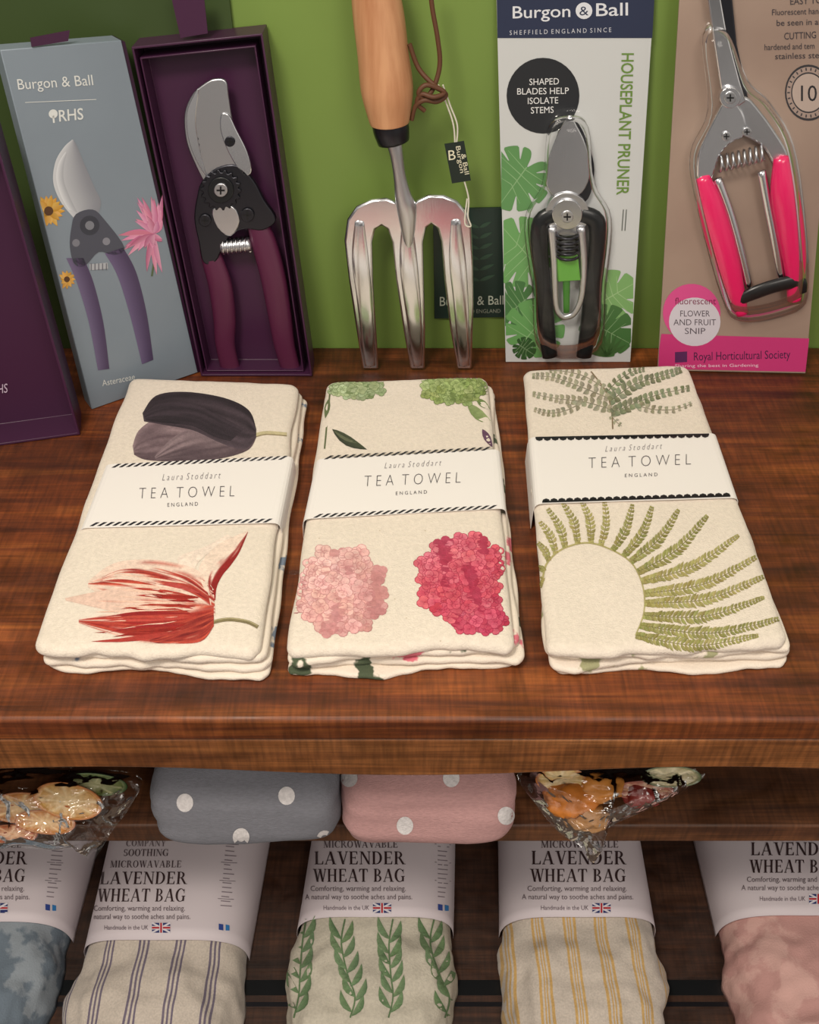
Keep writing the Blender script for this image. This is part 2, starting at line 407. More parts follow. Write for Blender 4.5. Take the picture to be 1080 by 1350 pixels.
# ================================================================== TEA TOWELS
TZ = .025
TP = Plane((0, 0, TZ), (0, 0, 1))
def blotchmat(name, c1, c2, p1=.36, p2=.62):
    m, nt, b = mk(name); N = nt.nodes; L = nt.links
    setp(b, Roughness=.92)
    tc = N.new('ShaderNodeTexCoord'); n_ = N.new('ShaderNodeTexNoise'); n_.inputs['Scale'].default_value = 30; n_.inputs['Detail'].default_value = 4
    L.new(tc.outputs['Object'], n_.inputs[0]); r = N.new('ShaderNodeValToRGB'); e = r.color_ramp.elements
    cr = lin((228, 215, 200))
    e[0].position = p1-.02; e[0].color = lin(c1); e[1].position = p1; e[1].color = cr; k = e.new(p2); k.color = cr; k = e.new(p2+.02); k.color = lin(c2)
    L.new(n_.outputs[0], r.inputs[0]); L.new(r.outputs[0], b.inputs['Base Color'])
    n2 = N.new('ShaderNodeTexNoise'); n2.inputs['Scale'].default_value = 1100; L.new(tc.outputs['Object'], n2.inputs[0])
    u = N.new('ShaderNodeBump'); u.inputs['Strength'].default_value = .45; u.inputs['Distance'].default_value = .001; L.new(n2.outputs[0], u.inputs['Height']); L.new(u.outputs[0], b.inputs['Normal'])
    return m
def towel(corn, mlow, steps, seed=0):
    BL, BR, TR, TL = [TP.M(*c) for c in corn]
    cen = (BL+BR+TR+TL)/4; e = empty('folded_tea_towel', (cen.x, cen.y, 0))
    ths = [.0092, .0062, .0054, .0042]; z0 = TZ; skin = None
    def params(L_):
        ed = [0, .0002, .0007, .0015, .0026, .004, .0057, .008]
        mid = [.008+(L_-.016)*i/48 for i in range(1, 48)]
        return [d/L_ for d in ed]+[d/L_ for d in mid]+[1-d/L_ for d in ed[::-1]]
    fw = (BL-TL).normalized(); rt = (BR-BL).normalized()
    for k, th in enumerate(ths):
        ztop = z0; z0 -= th; zm = ztop-th/2
        f, sx = steps[k]
        c = [v.copy() for v in (BL, BR, TR, TL)]
        c[0] += fw*f[0]; c[1] += fw*f[1]
        c[0] -= rt*sx[0]; c[3] -= rt*sx[0]; c[1] += rt*sx[1]; c[2] += rt*sx[1]
        W = (c[1]-c[0]).length; Ln = (c[3]-c[0]).length; U = params(W); V = params(Ln); nu, nv = len(U), len(V)
        vs = []; top = {}; bot = {}; R = .0078
        for j, v in enumerate(V):
            for i, u in enumerate(U):
                p = c[0].lerp(c[1], u).lerp(c[3].lerp(c[2], u), v)
                w1 = noise.noise(Vector((u*3, v*7, seed+k*3.1)))*.0026
                a_ = min(u, 1-u)*W; b_ = min(v, 1-v)*Ln
                if a_ < R and b_ < R:      # rounded corners
                    da, db = R-a_, R-b_; dd = math.hypot(da, db); mxd = max(da, db)
                    if dd > 1e-9:
                        sc_ = mxd/dd
                        p = p+rt*((da-da*sc_)*(1 if u < .5 else -1))-fw*((db-db*sc_)*(1 if v < .5 else -1))
                p = p+rt*w1*(1 if k else .7)+fw*(noise.noise(Vector((u*4, k*5+seed, .3)))*.0055+noise.noise(Vector((u*13, k*5+seed, 2)))*.0016)*(1-v)
                r = .0070 if k == 0 else th*.6
                d = min(a_, b_); q = 1-min(d/r, 1); hh = (th/2)*max(0, 1-q**2.3)**.5
                front = max(0, 1-v*Ln/.04)
                wz = noise.noise(Vector((u*5+k*7+seed, v*2, k)))*.0018*front if k else 0
                und = 0
                if k == 0:
                    und = -.0012*(.5+.5*noise.noise(Vector((p.x*26, p.y*20, seed)))*1.6)-.0008*(.5+.5*noise.noise(Vector((p.x*70, p.y*50, seed+4))))
                    und -= .0018*front**2*(1+noise.noise(Vector((u*4, seed, 1))))
                    und -= .0008*math.exp(-((v-.5-.1*u)/.012)**2)
                    und -= .0010*max(0, 1-a_/.02)**2
                top[i, j] = len(vs); vs.append((p.x, p.y, zm+hh+wz+min(0, und)))
                if i in (0, nu-1) or j in (0, nv-1): bot[i, j] = top[i, j]
                else: bot[i, j] = len(vs); vs.append((p.x, p.y, max(.0001, zm-hh+wz+(und if front > 0 else 0))))
        fs = []; ft = []
        for j in range(nv-1):
            for i in range(nu-1):
                ft.append((top[i, j], top[i+1, j], top[i+1, j+1], top[i, j+1]))
                q = (bot[i, j], bot[i, j+1], bot[i+1, j+1], bot[i+1, j])
                if len(set(q)) == 4: fs.append(q)
        if k == 0: skin = Skin(BVHTree.FromPolygons([Vector(v) for v in vs], ft))
        mesh('fold_%d' % k, vs, ft+fs, M_cream if k in (0,) else mlow, e, True)
    return e, skin
def band(e, q, surfz=.0256):
    bp = Plane((0, 0, surfz), (0, 0, 1)); TL, TR, BR, BL = [bp.M(*p) for p in q]
    rows = []
    for a, b in ((TL, TR), (BL, BR)):
        d = (b-a).normalized(); r = []
        for p, s in ((a, -1), (b, 1)):
            pts = [p+Vector((0, 0, -z))+d*s*x for x, z in ((-.005, 0), (-.0022, .0004), (-.0004, .0014), (.0008, .0030), (.0016, .007), (.002, .0245))]
            if s < 0: pts = pts[::-1]
            r += pts
        rows.append(r)
    n_ = len(rows[0]); vs = rows[0]+rows[1]
    fs = [(i, i+1, n_+i+1, n_+i) for i in range(n_-1)]
    o = mesh('paper_band', vs, fs, M_paper, e, False)
    s = o.modifiers.new('s', 'SOLIDIFY'); s.thickness = .0003; s.offset = -1
    return Plane((0, 0, surfz), (0, 0, 1))
def edge_stripes(ink, a, b, h, n_, slant):
    for i in range(n_):
        t = (i+.2)/n_; t2 = (i+.68)/n_
        x0, y0 = a[0]+(b[0]-a[0])*t, a[1]+(b[1]-a[1])*t; x1, y1 = a[0]+(b[0]-a[0])*t2, a[1]+(b[1]-a[1])*t2
        ink.poly([(x0, y0), (x1, y1), (x1+slant, y1-h), (x0+slant, y0-h)], (28, 26, 34))
DK = (58, 54, 62)
def bandtext(ink, y1, y2, y3):
    (a, b, t), (c, d, t2), (g, h, t3) = y1, y2, y3
    ink.text('L a u r a  S t o d d a r t', a, b, (t[0]+2, t[1]), (112, 106, 112), wt=-.014)
    ink.text('T E A  T O W E L', c, d, t2, DK, wt=-.024)
    ink.text('E N G L A N D', g, h, t3, DK, wt=-.006)

low1 = blotchmat('towel_fold_print_blue', (120, 132, 150), (228, 215, 200), .40)
low2 = blotchmat('towel_fold_print_green', (74, 84, 62), (210, 110, 124), .42, .6)
low3 = blotchmat('towel_fold_print_fern', (160, 158, 120), (228, 215, 200), .36)
S1 = [((0, 0), (0, 0)), ((-.003, .001), (-.001, .003)), ((.003, -.001), (-.003, .006)), ((.002, .003), (-.004, .004))]
S2 = [((0, 0), (0, 0)), ((.001, -.003), (0, .004)), ((-.002, .003), (-.002, .007)), ((.004, .002), (.001, .003))]
t1, K1 = towel([(39, 850), (341, 857), (394, 503), (170, 494)], low1, S1, 1)
t2, K2 = towel([(376, 857), (680, 847), (643, 493), (430, 500)], low2, S2, 2)
t3, K3 = towel([(721, 855), (1045, 843), (908, 478), (690, 484)], low3, S1, 3)

# ---- towel 1 art
k = Ink(K1)
def streak(base, c2, f=9, seed=0, amt=.9, bias=0):
    def g(u, t):
        v = .5+noise.noise(Vector((u*f, t*2.2, seed)))*amt+noise.noise(Vector((u*f*3, t*5, seed+3)))*amt*.4+bias*(u-.5)
        return mixc(base, c2, v)
    return g
k.petal([(285, 590), (270, 562), (235, 550), (205, 553), (183, 568), (175, 588)], [(285, 598), (262, 606), (235, 608), (210, 608), (190, 606), (177, 600)], streak((146, 124, 128), (86, 68, 74), 8, 1, .7, .7), 0)
k.petal([(338, 570), (315, 568), (285, 562), (250, 566), (225, 580), (204, 602)], [(338, 577), (328, 593), (300, 603), (265, 608), (235, 609), (206, 608)], streak((138, 118, 122), (82, 66, 72), 8, 5, .7, .9), 1)
k.petal([(338, 566), (328, 541), (296, 525), (245, 517), (206, 522), (188, 545)], [(338, 577), (322, 593), (290, 584), (255, 568), (218, 561), (190, 556)], streak((38, 29, 35), (82, 68, 76), 7, 9, .7, .6), 2)
k.petal([(322, 566), (296, 552), (264, 536), (236, 531), (208, 535), (190, 547)], [(304, 582), (282, 576), (256, 563), (228, 559), (206, 557), (192, 554)], streak((62, 50, 58), (36, 28, 34), 6, 12, .7, .4), 3)
k.line([(336, 574), (352, 571), (378, 573)], 5, (190, 178, 140), 1, smooth=4); k.line([(338, 576), (352, 573), (378, 575)], 1.2, (140, 126, 92), 2, smooth=4)
cream = (228, 202, 186)
def flamefn(red, bias, seed, edge=.9, c=cream):
    def g(u, t):
        v = (1-abs(u-.5)*2*edge)+noise.noise(Vector((u*11, t*2.0, seed)))*1.1+noise.noise(Vector((u*30, t*5, seed)))*.3-t*.45+bias
        r = mixc(red, (200, 84, 62), .5+noise.noise(Vector((u*20, t*4, seed+8))))
        return mixc(c, r, max(0, min(1, (v-.35)*3)))
    return g
RED = (140, 28, 26)
k.petal([(272, 782), (262, 757), (268, 738), (288, 718), (308, 708), (326, 700)], [(284, 792), (286, 774), (294, 758), (304, 746), (316, 728), (327, 702)], lambda u, t: mixc((228, 206, 190), RED, max(0, min(1, (u-.55)*6+noise.noise(Vector((u*8, t*4, 2)))*1.5+(.3-t)))), 1)
k.petal([(270, 786), (255, 760), (235, 742), (240, 732), (268, 722), (300, 705)], [(276, 790), (266, 770), (258, 750), (265, 738), (285, 722), (306, 708)], lambda u, t: (230, 212, 198), 0)
k.petal([(282, 778), (262, 753), (225, 741), (185, 738), (148, 744), (117, 766)], [(284, 812), (250, 806), (215, 802), (180, 800), (145, 792), (116, 774)], flamefn(RED, -.05, 4), 1)
k.petal([(278, 790), (250, 780), (215, 776), (175, 774), (130, 780), (86, 789)], [(280, 815), (250, 816), (215, 816), (175, 812), (130, 802), (87, 792)], flamefn(RED, -.35, 14, 1.2, (222, 190, 174)), 2)
k.petal([(274, 780), (250, 762), (220, 752), (190, 746), (160, 748), (134, 760)], [(278, 800), (250, 785), (220, 776), (190, 768), (160, 764), (136, 766)], flamefn((130, 24, 26), .25, 24), 3)
k.petal([(282, 798), (255, 800), (215, 804), (180, 806), (140, 810), (104, 817)], [(282, 826), (265, 846), (225, 849), (185, 847), (145, 836), (104, 822)], flamefn(RED, .45, 34), 4)
k.petal([(282, 808), (262, 815), (240, 822), (225, 830), (208, 838), (196, 844)], [(282, 826), (268, 840), (245, 847), (228, 849), (212, 849), (198, 847)], flamefn((112, 20, 22), .8, 44), 5)
for i in range(26):
    a = random.uniform(0, 1); x0 = 266-a*24; y0 = 782+a*50; l = random.uniform(50, 135); dy = (a-.45)*30
    k.leaf((x0, y0), (x0-l, min(846, y0+dy+random.uniform(-6, 6))), random.uniform(3, 7), jit((158, 42, 36), 24), 6+(i % 4)*.4, random.uniform(-4, 4))
for i in range(14):
    a = random.uniform(0, 1); x0 = 250-a*20; y0 = 770+a*60; k.leaf((x0, y0), (x0-random.uniform(60, 120), y0+(a-.5)*30), 2.6, (228, 192, 172), 8)
k.line([(276, 822), (300, 817), (325, 820), (340, 827)], 5, (124, 112, 80), 2, smooth=4); k.line([(278, 820), (300, 815.5), (325, 818.5), (340, 825.5)], 1.4, (168, 156, 118), 3, smooth=4)
k.build('printed_tulips', t1, M_inkf)
bp = band(t1, [(139, 612), (385, 601), (367, 689), (106, 696)])
k = Ink(bp, .0003)
edge_stripes(k, (145, 617), (374, 606), 5, 24, 9); edge_stripes(k, (116, 694), (354, 689), 5, 24, 9)
bandtext(k, ((214, 634), (290, 631), (214, 625)), ((183, 658), (309, 655), (184, 643)), ((221, 668.5), (261, 667), (221, 663.5)))
k.build('band_print', t1, M_ink)

# ---- towel 2 art: hydrangeas
k = Ink(K2); k.step = 1.6e-5
def hydrangea(cx, cy, rx, ry, base, spread, n_, clip=None, size=7, shade=(120, 40, 60), ct=.6):
    under = mixc(base, shade, .55)
    P = [(cx, cy)]; nn_ = 30
    for r in (.45, .88):
        P += circ(cx, cy, rx*r, nn_, ry*r)
    T = [(0, 1+i, 1+(i+1) % nn_) for i in range(nn_)]+[(1+i, 1+(i+1) % nn_, 1+nn_+(i+1) % nn_, 1+nn_+i) for i in range(nn_)]
    if clip: T = [t for t in T if all(clip(*P[i]) for i in t)]
    k.tri(P, T, under, 0)
    pts = []
    for i in range(n_):
        a = i*2.39996; r = math.sqrt((i+.5)/n_)
        pts.append((cx+rx*r*math.cos(a)*random.uniform(.93, 1.06), cy+ry*r*math.sin(a)*random.uniform(.93, 1.06), r))
    pts.sort(key=lambda p: -p[2]+random.uniform(-.3, .3))
    for i, (x, y, r) in enumerate(pts):
        if clip and not clip(x, y): continue
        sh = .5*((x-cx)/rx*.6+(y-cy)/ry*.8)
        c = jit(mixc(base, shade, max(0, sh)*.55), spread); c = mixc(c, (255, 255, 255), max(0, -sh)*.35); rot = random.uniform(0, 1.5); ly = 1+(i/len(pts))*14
        for q in range(4):
            a = rot+q*math.pi/2; px_, py_ = x+math.cos(a)*size*.5, y+math.sin(a)*size*.43
            cc = mixc(c, (255, 255, 255), random.uniform(0, .14))
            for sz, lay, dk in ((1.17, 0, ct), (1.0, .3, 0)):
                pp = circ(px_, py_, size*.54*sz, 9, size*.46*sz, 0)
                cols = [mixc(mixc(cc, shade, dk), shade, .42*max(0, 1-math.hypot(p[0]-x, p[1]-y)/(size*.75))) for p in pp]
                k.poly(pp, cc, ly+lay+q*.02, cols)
        k.poly(circ(x, y, size*.1, 6), mixc(c, shade, .5), ly+.5)
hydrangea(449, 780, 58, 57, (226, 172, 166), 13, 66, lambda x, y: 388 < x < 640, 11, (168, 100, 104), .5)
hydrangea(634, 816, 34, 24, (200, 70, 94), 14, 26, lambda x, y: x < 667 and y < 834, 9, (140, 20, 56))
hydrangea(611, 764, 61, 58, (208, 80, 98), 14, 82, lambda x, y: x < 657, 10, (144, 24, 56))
hydrangea(470, 511, 38, 13, (168, 182, 138), 14, 34, lambda x, y: y > 502 and x > 437, 7, (84, 104, 56))
hydrangea(600, 511, 46, 21, (150, 168, 98), 16, 50, lambda x, y: y > 500 and x < 640, 7, (70, 88, 36))
k.leaf((438, 566), (484, 593), 13, (52, 56, 42), 1, 3, (70, 76, 54))
k.leaf((440, 568), (474, 585), 4, (96, 100, 76), 2, 3)
k.leaf((616, 532), (650, 560), 14, (120, 138, 84), 1, 2, (142, 156, 104)); k.leaf((628, 526), (646, 540), 9, (104, 124, 70), 1)
k.leaf((636, 566), (649, 590), 9, (98, 66, 90), 1); k.leaf((434, 526), (429, 552), 7, (100, 112, 74), 1); k.line([(435, 520), (428, 592)], 2, (96, 104, 70), 1)
for x, y in ((520, 790), (535, 815), (560, 700), (500, 700), (580, 845), (420, 710)): k.line([(x, y), (x+1.5, y)], 1, (196, 180, 156), 1)
k.build('printed_hydrangeas', t2, M_inkf)
bp = band(t2, [(418, 605), (658, 592), (666, 670), (401, 684)])
k = Ink(bp, .0003)
edge_stripes(k, (425, 606), (642, 594), 5, 22, 9); edge_stripes(k, (411, 683), (650, 671), 5, 24, 9)
bandtext(k, ((507, 618), (581, 614), (507, 610)), ((480, 642), (607, 637), (481, 627)), ((522, 653), (563, 651), (522, 648.5)))
k.build('band_print', t2, M_ink)

# ---- towel 3 art: ferns
k = Ink(K3)
def frond(pts, n_, l0, l1, w, col, ang=62, thin=1.2, r0=.55, rk=4):
    P = catmull(pts, 12); k.line(P, thin, mixc(col, (90, 80, 40), .3), 1, thin*.5)
    N_ = len(P)
    for i in range(n_):
        t = (i+.3)/n_; f = t*(N_-1); a = int(f); a = min(a, N_-2); x = P[a][0]+(P[a+1][0]-P[a][0])*(f-a); y = P[a][1]+(P[a+1][1]-P[a][1])*(f-a)
        d = math.atan2(P[a+1][1]-P[a][1], P[a+1][0]-P[a][0])
        L_ = (l0+(l1-l0)*t**1.6)*(min(1, r0+t*rk))
        for s in (-1, 1):
            b = d+s*math.radians(ang+random.uniform(-6, 6)); l = L_*random.uniform(.85, 1.12)
            c = jit(col, 16)
            k.leaf((x, y), (x+l*math.cos(b), y+l*math.sin(b)), w*(1-.35*t), c, 2+(i % 3)*.5, s*.8, mixc(c, (220, 214, 170), .25))
olive = (152, 142, 84)
rach = catmull([(716, 762), (722, 742), (742, 724), (775, 716), (808, 726), (834, 744), (848, 775), (849, 808), (838, 838)], 8)
k.line(rach, 2.6, (170, 160, 108), 1, 1.6)
tips = [(712, 775), (711, 748), (710, 716), (712, 688), (722, 671), (742, 663), (766, 658), (797, 661), (834, 665), (860, 668), (895, 672), (933, 680), (974, 706), (1002, 732), (1012, 758), (1008, 788), (1032, 815), (1000, 838)]
for i, tp in enumerate(tips):
    t = i/(len(tips)-1); b = rach[min(int((t**.9)*(len(rach)-1)), len(rach)-1)]
    mx, my = (b[0]+tp[0])/2, (b[1]+tp[1])/2
    L_ = math.hypot(tp[0]-b[0], tp[1]-b[1]); dx, dy = (tp[0]-b[0])/L_, (tp[1]-b[1])/L_
    mx += dy*-L_*.08; my += dx*L_*.08
    nn_ = max(8, int(L_/4.6)); frond([b, (mx, my), tp], nn_, min(15, 5+L_*.09), 2.5, 5 if L_ > 60 else 4.6, mixc(olive, (128, 124, 68), random.random()), 48, 1.2, .38, 1.7)
gg = (140, 136, 116)
k.line([(808, 566), (806, 540), (798, 515), (776, 486)], 1.8, (128, 110, 84), 1, smooth=5)
def spray(pts, n_, l, w, col=gg): frond(pts, n_, l, l*.4, w, col, 55, 1)
spray([(806, 540), (770, 530), (735, 526), (702, 520)], 14, 10, 7)
spray([(802, 525), (765, 510), (730, 498), (702, 496)], 14, 10, 7)
spray([(797, 512), (772, 497), (745, 490), (724, 489)], 10, 8, 6)
spray([(806, 545), (835, 533), (870, 520), (910, 512)], 15, 11, 8, (114, 120, 94))
spray([(804, 530), (835, 508), (870, 497), (898, 488)], 15, 12, 8, (114, 120, 94))
spray([(800, 518), (815, 502), (835, 490), (850, 487)], 9, 9, 6, (114, 120, 94))
spray([(835, 533), (860, 540), (890, 540), (913, 532)], 10, 8, 6)
spray([(770, 530), (745, 542), (722, 545), (704, 540)], 10, 8, 6)
spray([(806, 548), (812, 556), (820, 562)], 3, 6, 4)
k.build('printed_ferns', t3, M_inkf)
bp = band(t3, [(699, 576), (944, 571), (973, 656), (707, 664)])
k = Ink(bp, .0003)
def scallop(a, b, n_, up):
    k.line([a, b], 2.4, (24, 22, 26), 1)
    for i in range(n_):
        t = (i+.5)/n_; x, y = a[0]+(b[0]-a[0])*t, a[1]+(b[1]-a[1])*t
        k.poly([(x-5, y), (x-4, y+up*3), (x, y+up*4.4), (x+4, y+up*3), (x+5, y)], (24, 22, 26), 1)
scallop((706, 577.5), (935, 573), 22, 1); scallop((715, 662), (963, 654), 24, -1)
bandtext(k, ((798, 596), (872, 592), (798, 588)), ((776, 618), (911, 613), (776, 603)), ((824, 629.5), (867, 628), (824, 625)))
k.build('band_print', t3, M_ink)

# ================================================================== BACK ROW
def tray(name, q, surf, depth, wall, parent):
    O = [surf.M(*p) for p in q]; n_ = surf.n
    I = []
    for i in range(4):
        a = (O[(i-1) % 4]-O[i]).normalized(); b = (O[(i+1) % 4]-O[i]).normalized(); I.append(O[i]+(a+b)*wall)
    vs = O+I+[p-n_*(depth-.002) for p in I]+[p-n_*depth for p in O]
    fs = []
    for i in range(4):
        j = (i+1) % 4; fs += [(i, j, 4+j, 4+i), (4+i, 4+j, 8+j, 8+i), (i, 12+i, 12+j, j)]
    fs += [(8, 9, 10, 11), (12, 13, 14, 15)]
    o = mesh(name, vs, fs, M_purple, parent); bevel(o, .0005, 2, 30); return o
s0 = upright((-90, 600), (106, 574), 4)
b0 = empty('open_gift_box', (-.33, .63, 0))
tray('box_tray', [(-230, 200), (-8, 172), (106, 573), (-60, 596)], s0, .032, .002, b0)
k = Ink(s0.off(-.0295)); k.text('RHS', (-10, 520), (10, 517), (-10, 508), (200, 180, 200)); k.build('emblem', b0, M_ink)
s1 = upright((120, 541), (262, 492), 4)
b1 = empty('printed_carton', tuple(SH.M(190, 515)))
q1 = [(0, 66), (160, 53), (261, 491), (121, 540)]
slab('carton', q1, s1, 0, .018, mat('bluegrey_card', (128, 139, 150), .4, var=.08, vscale=12), b1, .0006)
slab('spine', [(160, 53), (165, 55), (264, 490), (261, 491)], s1, -.0005, .019, M_purpled, b1, 0)
k = Ink(s1)
W_ = (214, 216, 214)
k.text('Burgon & Ball', (24, 118), (123, 112), (22, 104), W_); k.line([(33, 135), (127, 131)], .8, W_)
k.text('RHS', (78, 160), (110, 157), (77, 145), W_, wt=.01); k.poly(circ(70, 150, 6, 14), W_); k.line([(70, 152), (71, 162)], 2.5, W_)
k.petal([(95, 184), (84, 194), (73, 213), (70, 240), (80, 266), (98, 288)], [(97, 184), (103, 196), (112, 218), (124, 246), (133, 268), (124, 292)], lambda u, t: mixc((200, 202, 206), (132, 134, 142), u*1.1), 1)
k.petal([(86, 200), (77, 215), (74, 235), (80, 258), (90, 276)], [(88, 202), (84, 218), (84, 238), (92, 260), (102, 280)], lambda u, t: mixc((214, 216, 220), (160, 162, 168), u), 2)
k.poly([(94, 300), (100, 282), (122, 276), (138, 290), (164, 326), (150, 336), (130, 332), (112, 350), (98, 348), (92, 325)], (74, 76, 88), 3, smooth=4)
k.poly(circ(118, 297, 13, 20), (54, 56, 66), 4); k.poly(circ(118, 297, 6, 14), (120, 122, 130), 5)
k.line([(118, 352), (142, 350)], 8, (170, 172, 178), 4)
for i in range(5): k.line([(120+i*5, 347), (120+i*5, 356)], 1.4, (100, 102, 110), 5)
k.poly(circ(100, 320, 5), (120, 120, 130), 5); k.poly(circ(140, 318, 5), (130, 130, 140), 5)
k.petal([(87, 340), (101, 372), (117, 425), (129, 488)], [(110, 340), (123, 372), (136, 425), (144, 486)], lambda u, t: mixc((108, 96, 128), (76, 62, 92), u*1.2), 3)
k.petal([(138, 334), (155, 364), (172, 418), (187, 480)], [(162, 326), (179, 358), (193, 412), (202, 474)], lambda u, t: mixc((104, 90, 124), (72, 58, 88), u*1.2), 3)
def flower(cx, cy, r, n_, col, c2, w, l=1):
    for i in range(n_):
        a = 2*math.pi*i/n_+random.uniform(-.1, .1); rr = r*random.uniform(.8, 1.05); c = jit(col, 16)
        k.leaf((cx, cy), (cx+rr*math.cos(a), cy+rr*math.sin(a)), w, c, l+(i % 3)*.3, 0, mixc(c, (255, 255, 255), .2))
    k.poly(circ(cx, cy, r*.3, 16), c2, l+2)
# flowers kept inside the carton's printed face
def leftedge(y): return 0+(y-66)*121/474.
def sunflower(cx, cy, r, n_, w):
    for i in range(n_):
        a = 2*math.pi*i/n_; rr = r*random.uniform(.8, 1.05); c = jit((196, 142, 46), 16)
        y1 = cy+rr*math.sin(a); x1 = max(leftedge(y1)+2, cx+rr*math.cos(a))
        k.leaf((cx, cy), (x1, y1), w, c, 1+(i % 3)*.3, 0, mixc(c, (255, 255, 255), .2))
    k.poly(circ(cx, cy, r*.28, 16), (84, 54, 30), 3)
sunflower(64, 278, 22, 18, 8); sunflower(88, 368, 14, 12, 5)
def dahlia(cx, cy):
    for i in range(46):
        out = i < 32
        a = random.uniform(1.25, 5.3) if out else random.uniform(0, 6.28); rr = random.uniform(32, 52) if out else random.uniform(12, 26)
        x1 = min(cx+11, cx+rr*.92*math.cos(a)); c = jit((186, 104, 138), 26)
        k.leaf((cx, cy), (x1, cy+rr*math.sin(a)*1.05), 7, c, 1+(i/46)*3, 2, mixc(c, (240, 210, 222), .4))
dahlia(203, 308)
k.line([(203, 345), (200, 364)], 2.5, (84, 100, 70), 1)
k.text('Asteraceae', (135, 509), (178, 500), (134, 501), W_)
k.build('carton_print', b1, M_ink)
slab('ribbon', [(40, 50), (92, 40), (90, 54), (42, 62)], s1, .001, .001, M_purple, b1, 0)
s2 = upright((265, 497), (412, 497), 4)
b2 = empty('open_gift_box', tuple(SH.M(335, 497)))
tray('box_tray', [(173, 62), (346, 44), (412, 496), (265, 496)], s2, .027, .0016, b2)
tray('box_inner_lip', [(184, 76), (337, 60), (401, 490), (272, 490)], s2.off(-.004), .021, .0012, b2)
slab('ribbon', [(224, -12), (268, -14), (274, 44), (238, 50)], s2, -.002, .001, M_purple, b2, 0)
def bolt(name, c, r, surf, off, parent, m=M_dark):
    disc(name, c, r, surf, off, .002, m, parent)
    kk = Ink(surf.off(off)); kk.line([(c[0]-r*.6, c[1]), (c[0]+r*.6, c[1])], r*.25, (20, 20, 22)); kk.line([(c[0], c[1]-r*.6), (c[0], c[1]+r*.6)], r*.25, (20, 20, 22)); kk.build(name+'_slot', parent, M_ink)
p1 = empty('pruning_shears', tuple(s2.M(310, 480)))
slab('blade', [(270, 110), (283, 104), (298, 107), (302, 130), (308, 165), (322, 200), (330, 225), (318, 248), (292, 262), (272, 245), (256, 215), (245, 185), (243, 150), (254, 124)], s2, -.008, .003, M_steelb, p1, .001, 4)
slab('blade_edge', [(262, 118), (254, 128), (246, 150), (248, 182), (258, 210), (272, 232), (264, 200), (258, 160)], s2, -.0074, .001, M_steel, p1, .0004, 4)
slab('hook', [(292, 150), (302, 152), (312, 172), (326, 200), (332, 226), (322, 232), (308, 214), (296, 190), (290, 168)], s2, -.0070, .003, M_steel, p1, .0008, 4)
slab('body', [(266, 240), (285, 222), (312, 218), (334, 238), (348, 264), (364, 290), (346, 304), (322, 302), (300, 314), (284, 346), (268, 346), (262, 320), (256, 288), (260, 258)], s2, -.007, .006, M_dark, p1, .001, 4)
disc('gear', (291, 251), 27, s2, -.005, .003, M_dark, p1, teeth=18); disc('gear_cap', (291, 251), 17, s2, -.0035, .003, M_black, p1); bolt('pivot_bolt', (291, 251), 9, s2, -.002, p1, M_steelb)
bolt('bolt', (270, 291), 8, s2, -.005, p1); bolt('bolt_2', (326, 284), 9, s2, -.005, p1); bolt('bolt_3', (303, 187), 7, s2, -.006, p1)
slab('link', [(280, 276), (306, 272), (316, 292), (304, 312), (286, 300)], s2, -.0055, .004, M_steelb, p1, .0008, 3)
tube_px('spring_barrel', [(292, 325, -.011, 9), (310, 324, -.011, 9), (330, 322, -.011, 9)], s2, M_steelb, p1, 1)
spring('coil_spring', (294, 325), (328, 322), -.011, 10, 6, 1.6, s2, M_steel, p1)
tube_px('grip_left', [(272, 298, -.013, 10), (278, 335, -.012, 14), (290, 375, -.011, 16), (296, 420, -.012, 15), (297, 455, -.012, 13), (306, 494, -.012, 13)], s2, M_plum, p1, .55)
tube_px('grip_right', [(336, 286, -.013, 13), (348, 320, -.012, 17), (360, 365, -.011, 17), (368, 410, -.012, 16), (375, 455, -.012, 14), (384, 488, -.012, 13)], s2, M_plum, p1, .55)
k = Ink(s2.off(-.008)); k.text('Burgon & Ball', (251, 152), (258, 202), (258, 151), (70, 70, 80)); k.build('blade_print', p1, M_ink)

# hand fork
s3 = upright((478, 487), (622, 487), 2)
fk = empty('garden_hand_fork', tuple(SH.M(548, 487)))
FP = [(478, 487), (469, 430), (460, 370), (454, 318), (458, 290), (470, 273), (490, 264), (510, 262), (526, 268), (537, 276), (548, 266), (565, 258), (585, 258), (603, 266), (616, 281), (622, 302), (624, 345), (625, 400), (622, 487), (603, 487), (593, 430), (586, 370), (582, 320), (577, 302), (569, 296), (562, 301), (558, 320), (559, 370), (561, 430), (560, 487), (541, 487), (531, 430), (522, 370), (517, 320), (511, 303), (503, 298), (495, 303), (491, 320), (492, 370), (496, 430), (499, 487)]
slab('tines', FP, s3, .003, .0045, M_steel, fk, .0018)
tube_px('ridge_left', [(474, 292, .003, 6), (475, 340, .0035, 11), (481, 400, .0035, 10), (488, 482, .003, 7)], s3, M_steel, fk, .22)
tube_px('ridge_mid', [(537, 300, .003, 8), (539, 350, .004, 12), (546, 420, .004, 10), (551, 482, .003, 6)], s3, M_steel, fk, .26)
tube_px('ridge_right', [(601, 290, .003, 6), (603, 340, .0035, 11), (608, 400, .0035, 10), (612, 482, .003, 7)], s3, M_steel, fk, .22)
tube_px('shank', [(519, 185, .006, 11), (523, 205, .007, 9), (527, 232, .007, 8.5), (531, 255, .006, 11), (536, 275, .005, 13), (538, 300, .004, 10), (539, 330, .003, 4)], s3, M_steelb, fk, .7)
tube_px('ferrule', [(514, 160, .006, 24), (516, 172, .006, 24), (519, 187, .006, 21)], s3, M_dark, fk, .9, 24, 3)
